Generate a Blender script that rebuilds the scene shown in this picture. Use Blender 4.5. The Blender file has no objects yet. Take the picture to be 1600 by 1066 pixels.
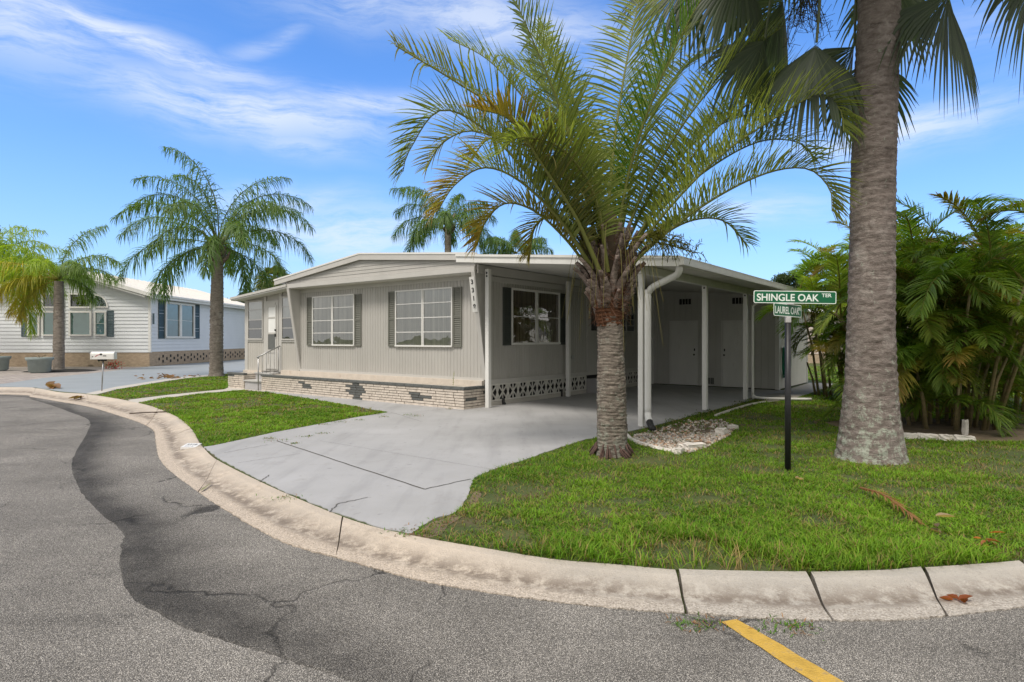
import bpy, bmesh, math, random
import numpy as np
from mathutils import Vector, Matrix
from mathutils.geometry import tessellate_polygon
R = math.radians
random.seed(7); rng = np.random.default_rng(11)
S = bpy.context.scene
COL = S.collection

# ------------------------------------------------------------------ camera
EYE = 1.55; FPX = 951.0
cd = bpy.data.cameras.new('camera'); cam = bpy.data.objects.new('camera', cd); COL.objects.link(cam)
cam.location = (0, 0, EYE); cam.rotation_euler = (R(90), 0, 0)
cd.sensor_width = 36; cd.lens = 36*FPX/1600; cd.shift_y = -3/1600; cd.clip_end = 3000; cd.clip_start = .05
S.camera = cam
# ------------------------------------------------------------------ light
SUN_EL, SUN_AZ = 58, 212          # azimuth clockwise from +Y
S.view_settings.view_transform = 'Standard'; S.view_settings.look = 'None'
S.view_settings.gamma = 1; S.view_settings.exposure = 1.05
sd = bpy.data.lights.new('sun', 'SUN'); sun = bpy.data.objects.new('sun', sd); COL.objects.link(sun)
sd.energy = 1.5; sd.angle = R(16); sd.color = (1, .93, .84)
sv = Vector((math.sin(R(SUN_AZ))*math.cos(R(SUN_EL)), math.cos(R(SUN_AZ))*math.cos(R(SUN_EL)), math.sin(R(SUN_EL))))
sun.rotation_euler = sv.to_track_quat('Z', 'Y').to_euler(); sun.location = (0, 0, 30)
W = bpy.data.worlds.new('World'); S.world = W; W.use_nodes = True
wn = W.node_tree.nodes; wl = W.node_tree.links; wn.clear()

def MathN(nt, op, a, b=None, c=None, clamp=False):
    n = nt.nodes.new('ShaderNodeMath'); n.operation = op; n.use_clamp = clamp
    for i, v in enumerate((a, b, c)):
        if v is None: continue
        if isinstance(v, (int, float)): n.inputs[i].default_value = v
        else: nt.links.new(v, n.inputs[i])
    return n.outputs[0]

def world():
    nt = W.node_tree; M = lambda *a, **k: MathN(nt, *a, **k)
    out = wn.new('ShaderNodeOutputWorld'); bg = wn.new('ShaderNodeBackground')
    sky = wn.new('ShaderNodeTexSky'); sky.sky_type = 'NISHITA'; sky.sun_disc = False
    sky.sun_elevation = R(SUN_EL); sky.sun_rotation = R(SUN_AZ); sky.air_density = 1.0; sky.dust_density = .6; sky.ozone_density = 3.5
    tc = wn.new('ShaderNodeTexCoord'); sx = wn.new('ShaderNodeSeparateXYZ'); wl.new(tc.outputs['Generated'], sx.inputs[0])
    x, y, z = sx.outputs
    az = M('ARCTAN2', x, y); hor = M('SQRT', M('ADD', M('MULTIPLY', x, x), M('MULTIPLY', y, y))); el = M('ARCTAN2', z, hor)
    # warp noise
    cb = wn.new('ShaderNodeCombineXYZ'); wl.new(az, cb.inputs[0]); wl.new(el, cb.inputs[1])
    wp = wn.new('ShaderNodeTexNoise'); wp.inputs['Scale'].default_value = 4; wp.inputs['Detail'].default_value = 3; wl.new(cb.outputs[0], wp.inputs['Vector'])
    sp = wn.new('ShaderNodeSeparateXYZ'); wl.new(wp.outputs['Color'], sp.inputs[0])
    azw = M('ADD', az, M('MULTIPLY', M('SUBTRACT', sp.outputs[0], .5), .15)); elw = M('ADD', el, M('MULTIPLY', M('SUBTRACT', sp.outputs[1], .5), .09))
    streaks = [  # az, el, tilt, half length, half width, strength  (degrees)
        (-40, 22.0, -4, 9, 3.0, .8), (-31, 22.2, -9, 10, 1.0, 1.0), (-24, 18.6, -2, 11, 1.9, .95), (-27, 20.5, 6, 4, 1.5, .5), (-14, 20.3, 5, 9, 1.1, .75), (-20, 16.6, -8, 5, 1.0, .55), (-22, 24, 30, 4, .7, .4),
        (-2, 27.5, -7, 12, 2.2, .8), (-12, 28.5, 2, 10, 2.2, .5), (8, 25, -18, 5, 1.4, .45), (-20, 12, 2, 6, 1.2, .7),
        (-14, 9.5, -2, 9, 2.2, .75), (-4, 7, 2, 12, 1.6, .6), (32.5, 16, 0, 7, 1.5, .9), (30, 19.5, -40, 4, 1.6, .45), (21, 11, 2, 6, 1.4, .55), (36, 22, 10, 8, 2.0, .25),
        (-34, 27, 3, 6, 1.5, .3), (60, 20, 4, 16, 3, .7), (-75, 24, -5, 18, 4, .7), (150, 25, 6, 30, 6, .8), (-150, 35, -4, 25, 5, .8), (100, 38, 3, 20, 4, .7)]
    tot = None
    for a0, e0, ti, hl, hw, st in streaks:
        ca, sa = math.cos(R(ti)), math.sin(R(ti))
        da = M('SUBTRACT', azw, R(a0)); de = M('SUBTRACT', elw, R(e0))
        p = M('ADD', M('MULTIPLY', da, ca/R(hl)), M('MULTIPLY', de, sa/R(hl))); q = M('ADD', M('MULTIPLY', da, -sa/R(hw)), M('MULTIPLY', de, ca/R(hw)))
        g = M('MULTIPLY', M('POWER', math.e, M('MULTIPLY', M('ADD', M('MULTIPLY', p, p), M('MULTIPLY', q, q)), -1.0)), st)
        tot = g if tot is None else M('MAXIMUM', tot, g)
    mp = wn.new('ShaderNodeMapping'); mp.inputs['Scale'].default_value = (6, 34, 1); mp.inputs['Rotation'].default_value = (0, 0, R(4)); 
    cb2 = wn.new('ShaderNodeCombineXYZ'); wl.new(azw, cb2.inputs[0]); wl.new(elw, cb2.inputs[1]); wl.new(cb2.outputs[0], mp.inputs[0])
    n2 = wn.new('ShaderNodeTexNoise'); n2.inputs['Scale'].default_value = 1.3; n2.inputs['Detail'].default_value = 8; n2.inputs['Roughness'].default_value = .70; wl.new(mp.outputs[0], n2.inputs['Vector'])
    wisp = M('MULTIPLY', M('SUBTRACT', n2.outputs[0], .27), 3.4, clamp=True)
    cl = M('MULTIPLY', tot, wisp, clamp=True)
    # pale humid air close to the horizon
    hz = M('MULTIPLY', M('POWER', math.e, M('MULTIPLY', M('MAXIMUM', el, 0), -6.5)), .84)
    # deepen the blue a little
    hs = wn.new('ShaderNodeMix'); hs.data_type = 'RGBA'; hs.blend_type = 'MULTIPLY'; hs.inputs[0].default_value = 1
    wl.new(sky.outputs[0], hs.inputs[6]); hs.inputs[7].default_value = (.53, .98, 1.46, 1)
    m1 = wn.new('ShaderNodeMix'); m1.data_type = 'RGBA'; wl.new(hz, m1.inputs[0]); wl.new(hs.outputs[2], m1.inputs[6]); m1.inputs[7].default_value = (3.95, 4.55, 5.3, 1)
    m2 = wn.new('ShaderNodeMix'); m2.data_type = 'RGBA'; wl.new(M('MULTIPLY', cl, .85), m2.inputs[0]); wl.new(m1.outputs[2], m2.inputs[6]); m2.inputs[7].default_value = (5.0, 5.4, 6.0, 1)
    # white cloud added out of view, overhead, behind and beside, as neutral fill light
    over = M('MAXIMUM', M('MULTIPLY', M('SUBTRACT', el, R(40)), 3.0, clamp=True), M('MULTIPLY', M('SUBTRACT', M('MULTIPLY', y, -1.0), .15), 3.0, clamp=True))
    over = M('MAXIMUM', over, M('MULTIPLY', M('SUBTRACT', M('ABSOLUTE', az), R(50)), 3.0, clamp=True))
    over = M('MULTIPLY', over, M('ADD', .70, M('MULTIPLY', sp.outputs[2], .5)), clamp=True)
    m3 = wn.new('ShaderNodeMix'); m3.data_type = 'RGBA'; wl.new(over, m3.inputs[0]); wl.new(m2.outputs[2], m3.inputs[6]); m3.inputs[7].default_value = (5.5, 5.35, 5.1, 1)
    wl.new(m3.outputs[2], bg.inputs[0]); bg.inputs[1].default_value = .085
    wl.new(bg.outputs[0], out.inputs[0])
world()

# ------------------------------------------------------------------ survey: where a sight line meets the ground / a distance
def G(x, y, z=0.0):
    Y = FPX*(EYE-z)/(y-530); return ((x-800)/FPX*Y, Y)
def P3(x, y, D): return Vector(((x-800)/FPX*D, D, EYE-(y-530)/FPX*D))

# ------------------------------------------------------------------ materials
MATS = {}
def mat(name, col, rough=.7, var=.12, scale=4, bump=0, bscale=60, metal=0, spec=.4, stretch=(1, 1, 1), col2=None, detail=6, thr=None, dirt=None):
    if name in MATS: return MATS[name]
    m = bpy.data.materials.new(name); m.use_nodes = True; nt = m.node_tree; b = nt.nodes['Principled BSDF']
    b.inputs['Roughness'].default_value = rough; b.inputs['Metallic'].default_value = metal; b.inputs['Specular IOR Level'].default_value = spec
    tc = nt.nodes.new('ShaderNodeTexCoord'); mp = nt.nodes.new('ShaderNodeMapping'); mp.inputs['Scale'].default_value = stretch
    nt.links.new(tc.outputs['Object'], mp.inputs[0])
    n = nt.nodes.new('ShaderNodeTexNoise'); n.inputs['Scale'].default_value = scale; n.inputs['Detail'].default_value = detail; n.inputs['Roughness'].default_value = .65
    nt.links.new(mp.outputs[0], n.inputs['Vector'])
    cr = nt.nodes.new('ShaderNodeValToRGB'); nt.links.new(n.outputs[0], cr.inputs[0])
    lo = tuple(c*(1-var) for c in col) + (1,); hi = tuple(min(1, c*(1+var)) for c in col) + (1,)
    if col2: lo = tuple(col)+(1,); hi = tuple(col2)+(1,)
    t = thr or (.3, .7)
    cr.color_ramp.elements[0].position = t[0]; cr.color_ramp.elements[0].color = lo
    cr.color_ramp.elements[1].position = t[1]; cr.color_ramp.elements[1].color = hi
    last = cr.outputs[0]
    if dirt:   # (colour, scale, threshold, amount)
        n3 = nt.nodes.new('ShaderNodeTexNoise'); n3.inputs['Scale'].default_value = dirt[1]; n3.inputs['Detail'].default_value = 8; n3.inputs['Roughness'].default_value = .7
        nt.links.new(mp.outputs[0], n3.inputs['Vector'])
        k = MathN(nt, 'MULTIPLY', MathN(nt, 'SUBTRACT', n3.outputs[0], dirt[2]), 6, clamp=True); k = MathN(nt, 'MULTIPLY', k, dirt[3])
        mx = nt.nodes.new('ShaderNodeMix'); mx.data_type = 'RGBA'; nt.links.new(k, mx.inputs[0]); nt.links.new(last, mx.inputs[6]); mx.inputs[7].default_value = tuple(dirt[0])+(1,)
        last = mx.outputs[2]
    nt.links.new(last, b.inputs['Base Color'])
    if bump:
        n2 = nt.nodes.new('ShaderNodeTexNoise'); n2.inputs['Scale'].default_value = bscale; n2.inputs['Detail'].default_value = 4; nt.links.new(mp.outputs[0], n2.inputs['Vector'])
        bp = nt.nodes.new('ShaderNodeBump'); bp.inputs['Strength'].default_value = bump; bp.inputs['Distance'].default_value = .02
        nt.links.new(n2.outputs[0], bp.inputs['Height']); nt.links.new(bp.outputs[0], b.inputs['Normal'])
    MATS[name] = m; return m

def leafmat(name, trans=.45, rough=.45, spec=.35):
    m = bpy.data.materials.new(name); m.use_nodes = True; nt = m.node_tree; b = nt.nodes['Principled BSDF']; o = nt.nodes['Material Output']
    a = nt.nodes.new('ShaderNodeAttribute'); a.attribute_name = 'tint'
    b.inputs['Roughness'].default_value = rough; b.inputs['Specular IOR Level'].default_value = spec
    nt.links.new(a.outputs['Color'], b.inputs['Base Color'])
    t = nt.nodes.new('ShaderNodeBsdfTranslucent'); g = nt.nodes.new('ShaderNodeMix'); g.data_type = 'RGBA'; g.blend_type = 'MULTIPLY'; g.inputs[0].default_value = 1
    nt.links.new(a.outputs['Color'], g.inputs[6]); g.inputs[7].default_value = (1.5, 1.6, .6, 1); nt.links.new(g.outputs[2], t.inputs[0])
    mx = nt.nodes.new('ShaderNodeMixShader'); mx.inputs[0].default_value = trans
    nt.links.new(b.outputs[0], mx.inputs[1]); nt.links.new(t.outputs[0], mx.inputs[2]); nt.links.new(mx.outputs[0], o.inputs[0])
    MATS[name] = m; return m
LEAF = leafmat('palm_leaf'); GRASSM = leafmat('grass_blade', .3, .6, .2)

def glassmat(name, tint=(.8, .85, .85), refl=.22):
    m = bpy.data.materials.new(name); m.use_nodes = True; nt = m.node_tree; nt.nodes.remove(nt.nodes['Principled BSDF']); o = nt.nodes['Material Output']
    tr = nt.nodes.new('ShaderNodeBsdfTransparent'); tr.inputs[0].default_value = tint+(1,)
    gl = nt.nodes.new('ShaderNodeBsdfGlossy'); gl.inputs['Roughness'].default_value = .015; gl.inputs[0].default_value = (.95, .97, 1, 1)
    tc = nt.nodes.new('ShaderNodeTexCoord'); nz = nt.nodes.new('ShaderNodeTexNoise'); nz.inputs['Scale'].default_value = 1.6; nt.links.new(tc.outputs['Object'], nz.inputs['Vector'])
    bp = nt.nodes.new('ShaderNodeBump'); bp.inputs['Strength'].default_value = .12; bp.inputs['Distance'].default_value = .05; nt.links.new(nz.outputs[0], bp.inputs['Height']); nt.links.new(bp.outputs[0], gl.inputs['Normal'])
    f = nt.nodes.new('ShaderNodeFresnel'); f.inputs[0].default_value = 1.5
    k = MathN(nt, 'ADD', f.outputs[0], refl, clamp=True)
    mx = nt.nodes.new('ShaderNodeMixShader'); nt.links.new(k, mx.inputs[0]); nt.links.new(tr.outputs[0], mx.inputs[1]); nt.links.new(gl.outputs[0], mx.inputs[2]); nt.links.new(mx.outputs[0], o.inputs[0])
    MATS[name] = m; return m
GLASS = glassmat('window_glass', (.80, .81, .78), .12)
GLASS2 = glassmat('tinted_glass', (.5, .6, .59), .10)

WALL = mat('greige_siding', (.425, .41, .38), .55, .07, 1.5, .05, 30, stretch=(1.4, 1.4, .3), dirt=((.27, .25, .21), 2.2, .57, .33))
TRIM = mat('greige_trim', (.49, .475, .445), .5, .05, 2)
WHITE = mat('white_paint', (.70, .69, .66), .4, .06, 3, stretch=(1, 1, .35), dirt=((.36, .33, .27), 4, .58, .35))
SOFFIT = mat('soffit_paint', (.60, .59, .55), .6, .04, 2)
ROOFM = mat('roof_coating', (.62, .61, .58), .6, .06, 2, dirt=((.4, .38, .34), .8, .6, .3))
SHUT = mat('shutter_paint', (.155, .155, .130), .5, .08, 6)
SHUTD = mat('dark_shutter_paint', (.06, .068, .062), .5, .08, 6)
CREAMBRICK = mat('cream_brick', (.60, .53, .455), .85, .22, 9, .5, 40, dirt=((.33, .27, .22), 3, .58, .6))
GREYBRICK = mat('grey_brick', (.115, .12, .115), .85, .2, 7, .4, 40)
MORTAR = mat('mortar', (.12, .10, .085), .95, .2, 12)
DARK = mat('dark_gap', (.02, .02, .02), .9, .1, 3)
CURTAIN = mat('curtain', (.58, .56, .50), .8, .3, 5, stretch=(2.2, 2.2, .05), detail=3)
CURT2 = mat('striped_drape', (.16, .11, .07), .8, .5, 9, stretch=(3, 3, .05), col2=(.42, .33, .24), thr=(.45, .55))
BLIND = mat('blind_slats', (.55, .54, .52), .6, .05, 3)
GREYMETAL = mat('grey_metal', (.40, .40, .40), .35, .1, 10, metal=.8)
BLACKP = mat('black_pole_paint', (.018, .018, .02), .45, .3, 20, dirt=((.35, .3, .26), 25, .68, .9))
GREENSIGN = mat('green_sign', (.004, .115, .045), .45, .06, 2)
SIGNWHITE = mat('sign_white', (.78, .83, .77), .5, .03, 3)
INK = mat('black_ink', (.02, .02, .02), .5, .1, 5)
HOSE = mat('green_hose', (.01, .24, .14), .4, .15, 8)
STONEW = mat('white_stone', (.62, .58, .52), .85, .2, 8, .5, 30, dirt=((.3, .28, .2), 5, .55, .5))

# ------------------------------------------------------------------ object helpers
def tag(o, label=None, cat=None, group=None, kind=None):
    if label: o['label'] = label
    if cat: o['category'] = cat
    if group: o['group'] = group
    if kind: o['kind'] = kind
    return o
def empty(name, label, cat, loc=(0, 0, 0), rz=0, group=None, parent=None):
    o = bpy.data.objects.new(name, None); COL.objects.link(o); o.location = loc; o.rotation_euler = (0, 0, rz)
    if parent: o.parent = parent
    else: tag(o, label, cat, group)
    return o
ID = lambda a, d, z: (a, d, z)
class MB:
    def __init__(s): s.v = []; s.f = []; s.m = []
    def add(s, vs, fs, mi=0):
        n = len(s.v); s.v += [tuple(v) for v in vs]
        for f in fs: s.f.append([n+i for i in f]); s.m.append(mi)
    def box(s, x0, x1, y0, y1, z0, z1, mi=0, T=ID):
        vs = [T(x, y, z) for z in (z0, z1) for y in (y0, y1) for x in (x0, x1)]
        s.add(vs, [(0, 2, 3, 1), (4, 5, 7, 6), (0, 1, 5, 4), (2, 6, 7, 3), (0, 4, 6, 2), (1, 3, 7, 5)], mi); return s
    def prism(s, poly, d0, d1, T, mi=0):      # poly of (a,z) swept between depths d0..d1
        n = len(poly); vs = [T(a, d0, z) for a, z in poly]+[T(a, d1, z) for a, z in poly]
        s.add(vs, [list(range(n)), list(range(n, 2*n))[::-1]]+[(i, (i+1) % n, n+(i+1) % n, n+i) for i in range(n)], mi); return s
    def tube(s, pts, r, n=10, mi=0, caps=True, square=False):
        pts = [Vector(p) for p in pts]; k = len(pts); rr = r if isinstance(r, (list, tuple, np.ndarray)) else [r]*k
        vs = []; ref = None
        for i, p in enumerate(pts):
            t = (pts[min(i+1, k-1)]-pts[max(i-1, 0)]).normalized()
            if ref is None: ref = Vector((0, 0, 1)) if abs(t.z) < .9 else Vector((1, 0, 0))
            a = t.cross(ref).normalized(); b = a.cross(t).normalized(); ref = b
            for j in range(n):
                th = 2*math.pi*j/n + (math.pi/4 if square else 0); vs.append(p+(a*math.cos(th)+b*math.sin(th))*rr[i])
        fs = [(i*n+j, i*n+(j+1) % n, (i+1)*n+(j+1) % n, (i+1)*n+j) for i in range(k-1) for j in range(n)]
        if caps: fs += [list(range(n))[::-1], [(k-1)*n+j for j in range(n)]]
        s.add(vs, fs, mi); return s
    def build(s, name, mats, parent=None, smooth=False, recalc=True, bevel=0):
        me = bpy.data.meshes.new(name); me.from_pydata(s.v, [], s.f)
        mats = mats if isinstance(mats, (list, tuple)) else [mats]
        for m in mats: me.materials.append(m)
        if len(mats) > 1: me.polygons.foreach_set('material_index', s.m)
        if recalc:
            bm = bmesh.new(); bm.from_mesh(me); bmesh.ops.recalc_face_normals(bm, faces=bm.faces)
            if bevel: bmesh.ops.bevel(bm, geom=bm.edges[:], offset=bevel, segments=2, affect='EDGES', profile=.6)
            bm.to_mesh(me); bm.free()
        if smooth: me.polygons.foreach_set('use_smooth', [True]*len(me.polygons))
        me.update()
        o = bpy.data.objects.new(name, me); COL.objects.link(o)
        if parent: o.parent = parent
        return o
def npmesh(name, V, Q, mats, parent=None, tint=None, smooth=True):
    V = np.asarray(V, np.float32).reshape(-1, 3); Q = np.asarray(Q, np.int32).reshape(-1, 4)
    me = bpy.data.meshes.new(name); me.vertices.add(len(V)); me.vertices.foreach_set('co', V.ravel())
    me.loops.add(Q.size); me.loops.foreach_set('vertex_index', Q.ravel()); me.polygons.add(len(Q))
    me.polygons.foreach_set('loop_start', np.arange(0, Q.size, 4, dtype=np.int32)); me.polygons.foreach_set('loop_total', np.full(len(Q), 4, np.int32))
    me.polygons.foreach_set('use_smooth', np.full(len(Q), smooth))
    if tint is not None:
        ca = me.color_attributes.new('tint', 'FLOAT_COLOR', 'POINT'); c = np.ones((len(V), 4), np.float32); c[:, :3] = np.clip(tint, 0, 1); ca.data.foreach_set('color', c.ravel())
    me.update(calc_edges=True); me.materials.append(mats)
    o = bpy.data.objects.new(name, me); COL.objects.link(o)
    if parent: o.parent = parent
    return o
def poly_sheet(name, pts, z, m, thick=0, parent=None):
    vs = [Vector((p[0], p[1], z)) for p in pts]; tris = tessellate_polygon([vs]); n = len(vs)
    mb = MB(); mb.add(vs, [list(t) for t in tris])
    if thick:
        mb.add([(p[0], p[1], z) for p in pts]+[(p[0], p[1], z-thick) for p in pts], [(i, (i+1) % n, n+(i+1) % n, n+i) for i in range(n)])
    o = mb.build(name, m, parent, recalc=False)
    bm = bmesh.new(); bm.from_mesh(o.data)
    for f in bm.faces:
        if abs(f.normal.z) > .5 and f.normal.z < 0: f.normal_flip()
    bm.to_mesh(o.data); bm.free(); return o
def smooth_line(pts, k=8):
    P = [np.array(p, float) for p in pts]; P = [2*P[0]-P[1]]+P+[2*P[-1]-P[-2]]; out = []
    for i in range(1, len(P)-2):
        for j in range(k):
            t = j/k; a, b, c, d = P[i-1:i+3]
            out.append(.5*((2*b)+(c-a)*t+(2*a-5*b+4*c-d)*t*t+(3*b-a-3*c+d)*t**3))
    out.append(P[-2]); return out
def text(s, h, m, parent, M4, depth=.002, xs=1, off=0, name='lettering', align='LEFT', sp=1):
    cu = bpy.data.curves.new(name, 'FONT'); cu.body = s; cu.size = h/.729; cu.extrude = depth; cu.offset = off; cu.align_x = align; cu.space_character = sp
    t = bpy.data.objects.new(name, cu); COL.objects.link(t); dg = bpy.context.evaluated_depsgraph_get(); dg.update()
    me = bpy.data.meshes.new_from_object(t.evaluated_get(dg)); bpy.data.objects.remove(t)
    me.transform(Matrix.Diagonal((xs, 1, 1, 1))); me.transform(M4); me.materials.clear(); me.materials.append(m)
    o = bpy.data.objects.new(name, me); COL.objects.link(o); o.parent = parent; return o

# value noise in numpy, for scattering
def vnoise(x, y, s, seed=0):
    x = np.asarray(x)/s; y = np.asarray(y)/s; xi = np.floor(x).astype(int); yi = np.floor(y).astype(int); fx = x-xi; fy = y-yi
    def h(a, b):
        n = (a*374761393 + b*668265263 + seed*974711) & 0xffffffff; n = ((n ^ (n >> 13))*1274126177) & 0xffffffff; return (n ^ (n >> 16))/4294967295.
    u = fx*fx*(3-2*fx); v = fy*fy*(3-2*fy)
    return (h(xi, yi)*(1-u)+h(xi+1, yi)*u)*(1-v)+(h(xi, yi+1)*(1-u)+h(xi+1, yi+1)*u)*v
def inpoly(px, py, poly):
    c = np.zeros(len(px), bool); n = len(poly)
    for i in range(n):
        x0, y0 = poly[i]; x1, y1 = poly[(i+1) % n]
        if y0 == y1: continue
        c ^= ((y0 > py) != (y1 > py)) & (px < (x1-x0)*(py-y0)/(y1-y0)+x0)
    return c
# ================================================================== GROUND
ASPH = None
def asphalt():
    m = bpy.data.materials.new('asphalt'); m.use_nodes = True; nt = m.node_tree; b = nt.nodes['Principled BSDF']; M = lambda *a, **k: MathN(nt, *a, **k)
    b.inputs['Roughness'].default_value = .85; b.inputs['Specular IOR Level'].default_value = .25
    tc = nt.nodes.new('ShaderNodeTexCoord')
    def noise(s, d=5, r=.6, st=None):
        n = nt.nodes.new('ShaderNodeTexNoise'); n.inputs['Scale'].default_value = s; n.inputs['Detail'].default_value = d; n.inputs['Roughness'].default_value = r
        if st:
            mp = nt.nodes.new('ShaderNodeMapping'); mp.inputs['Scale'].default_value = st[0]; mp.inputs['Rotation'].default_value = (0, 0, st[1]); nt.links.new(tc.outputs['Object'], mp.inputs[0]); nt.links.new(mp.outputs[0], n.inputs['Vector'])
        else: nt.links.new(tc.outputs['Object'], n.inputs['Vector'])
        return n.outputs[0]
    vo = nt.nodes.new('ShaderNodeTexVoronoi'); vo.inputs['Scale'].default_value = 205; nt.links.new(tc.outputs['Object'], vo.inputs['Vector'])
    sep = nt.nodes.new('ShaderNodeSeparateColor'); nt.links.new(vo.outputs['Color'], sep.inputs[0])
    fine = noise(260, 3)
    stone = M('MULTIPLY', M('POWER', sep.outputs[0], 3.0), .50)               # every chip its own grey
    base = M('ADD', M('ADD', .235, stone), M('MULTIPLY', M('SUBTRACT', fine, .5), .22))
    gap = M('MULTIPLY', M('SUBTRACT', vo.outputs['Distance'], .28), 3.0, clamp=True); base = M('MULTIPLY', base, M('SUBTRACT', 1.0, M('MULTIPLY', gap, .75)))
    big = M('ADD', M('MULTIPLY', noise(.8, 6), 1.3), .36); base = M('MULTIPLY', base, big)
    at = nt.nodes.new('ShaderNodeAttribute'); at.attribute_name = 'tar'
    tn = noise(1.7, 6, .7); tarm = M('MULTIPLY', at.outputs['Fac'], M('ADD', .22, M('MULTIPLY', tn, 1.5)), clamp=True)
    st = M('MULTIPLY', M('SUBTRACT', noise(1.0, 5, .6, ((.25, 2.4, 1), R(35))), .56), 5, clamp=True)      # worn tyre streaks
    tarm = M('MAXIMUM', tarm, M('MULTIPLY', st, .45))
    base = M('MULTIPLY', base, M('SUBTRACT', 1.0, M('MULTIPLY', tarm, .70)))
    # cracks
    wv = nt.nodes.new('ShaderNodeTexNoise'); wv.inputs['Scale'].default_value = 3.5; wv.inputs['Detail'].default_value = 5; nt.links.new(tc.outputs['Object'], wv.inputs['Vector'])
    add = nt.nodes.new('ShaderNodeVectorMath'); add.operation = 'MULTIPLY_ADD'; nt.links.new(wv.outputs['Color'], add.inputs[0]); add.inputs[1].default_value = (.55, .55, 0); nt.links.new(tc.outputs['Object'], add.inputs[2])
    ck = nt.nodes.new('ShaderNodeTexVoronoi'); ck.feature = 'DISTANCE_TO_EDGE'; ck.inputs['Scale'].default_value = .62; nt.links.new(add.outputs[0], ck.inputs['Vector'])
    line = M('SUBTRACT', 1.0, M('MULTIPLY', ck.outputs['Distance'], 75), clamp=True); msk = M('MULTIPLY', M('SUBTRACT', noise(.9, 2), .44), 8, clamp=True); line = M('MULTIPLY', line, msk)
    base = M('MULTIPLY', base, M('SUBTRACT', 1.0, M('MULTIPLY', line, .75)))
    cc = nt.nodes.new('ShaderNodeCombineColor'); nt.links.new(M('MULTIPLY', base, 1.07), cc.inputs[0]); nt.links.new(base, cc.inputs[1]); nt.links.new(M('MULTIPLY', base, .90), cc.inputs[2])
    nt.links.new(cc.outputs[0], b.inputs['Base Color'])
    hh = M('SUBTRACT', M('ADD', M('MULTIPLY', vo.outputs['Distance'], -1.0), M('MULTIPLY', fine, .4)), M('MULTIPLY', line, 2.0))
    bp = nt.nodes.new('ShaderNodeBump'); bp.inputs['Strength'].default_value = .6; bp.inputs['Distance'].default_value = .008; nt.links.new(hh, bp.inputs['Height']); nt.links.new(bp.outputs[0], b.inputs['Normal'])
    return m
ASPH = asphalt()
def concrete(name, col, speck=.12, warm=None, stain=(.2, .18, .15), stainamt=.5, bump=.25, agg=0, streak=0):
    m = bpy.data.materials.new(name); m.use_nodes = True; nt = m.node_tree; b = nt.nodes['Principled BSDF']; M = lambda *a, **k: MathN(nt, *a, **k)
    b.inputs['Roughness'].default_value = .75; b.inputs['Specular IOR Level'].default_value = .3; tc = nt.nodes.new('ShaderNodeTexCoord')
    def noise(s, d=6, r=.65):
        n = nt.nodes.new('ShaderNodeTexNoise'); n.inputs['Scale'].default_value = s; n.inputs['Detail'].default_value = d; n.inputs['Roughness'].default_value = r; nt.links.new(tc.outputs['Object'], n.inputs['Vector']); return n.outputs[0]
    def mix(f, a, c):
        x = nt.nodes.new('ShaderNodeMix'); x.data_type = 'RGBA'; nt.links.new(f, x.inputs[0])
        for i, v in ((6, a), (7, c)):
            if isinstance(v, tuple): x.inputs[i].default_value = v+(1,)
            else: nt.links.new(v, x.inputs[i])
        return x.outputs[2]
    c = mix(M('MULTIPLY', M('SUBTRACT', noise(.7), .35), 3.0, clamp=True), tuple(col), tuple(warm or [v*.9 for v in col]))
    c = mix(M('MULTIPLY', M('SUBTRACT', noise(2.3, 8, .75), .56), 5*stainamt, clamp=True), c, tuple(stain))
    f = noise(90, 3, .7); c = mix(M('MULTIPLY', M('SUBTRACT', f, .58), 8*speck, clamp=True), c, tuple(v*.45 for v in col))
    if streak:      # faint tyre and run-off marks along the slab, small dark drips
        mp = nt.nodes.new('ShaderNodeMapping'); mp.inputs['Rotation'].default_value = (0, 0, .655); mp.inputs['Scale'].default_value = (2.6, .28, 1); nt.links.new(tc.outputs['Object'], mp.inputs[0])
        n = nt.nodes.new('ShaderNodeTexNoise'); n.inputs['Scale'].default_value = 1.1; n.inputs['Detail'].default_value = 7; n.inputs['Roughness'].default_value = .62; nt.links.new(mp.outputs[0], n.inputs['Vector'])
        c = mix(M('MULTIPLY', M('MULTIPLY', M('SUBTRACT', n.outputs[0], .50), 5, clamp=True), streak), c, tuple(v*.62 for v in col))
        c = mix(M('MULTIPLY', M('MULTIPLY', M('SUBTRACT', noise(9, 2, .4), .70), 14, clamp=True), .55), c, tuple(v*.42 for v in col))
        c = mix(M('MULTIPLY', M('MULTIPLY', M('SUBTRACT', noise(.55, 3), .52), 5, clamp=True), .30), c, tuple(min(1, v*1.28) for v in col))
    if agg:
        v = nt.nodes.new('ShaderNodeTexVoronoi'); v.inputs['Scale'].default_value = 70; nt.links.new(tc.outputs['Object'], v.inputs['Vector'])
        c = mix(M('MULTIPLY', M('SUBTRACT', .25, v.outputs['Distance']), agg*4, clamp=True), c, tuple(min(.85, q*1.45) for q in col))
    nt.links.new(c, b.inputs['Base Color'])
    bp = nt.nodes.new('ShaderNodeBump'); bp.inputs['Strength'].default_value = bump; bp.inputs['Distance'].default_value = .01; nt.links.new(M('ADD', f, noise(14, 4)), bp.inputs['Height']); nt.links.new(bp.outputs[0], b.inputs['Normal'])
    MATS[name] = m; return m
KERBM = concrete('kerb_concrete', (.60, .51, .41), .7, (.45, .395, .33), (.20, .16, .12), .85, .9, .7)
DRIVEM = concrete('painted_driveway', (.385, .383, .385), .08, (.33, .328, .325), (.25, .235, .22), .6, .25, streak=.5)
PATHM = concrete('plain_concrete', (.50, .47, .42), .12, None, (.3, .27, .22), .5, .3)
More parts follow.
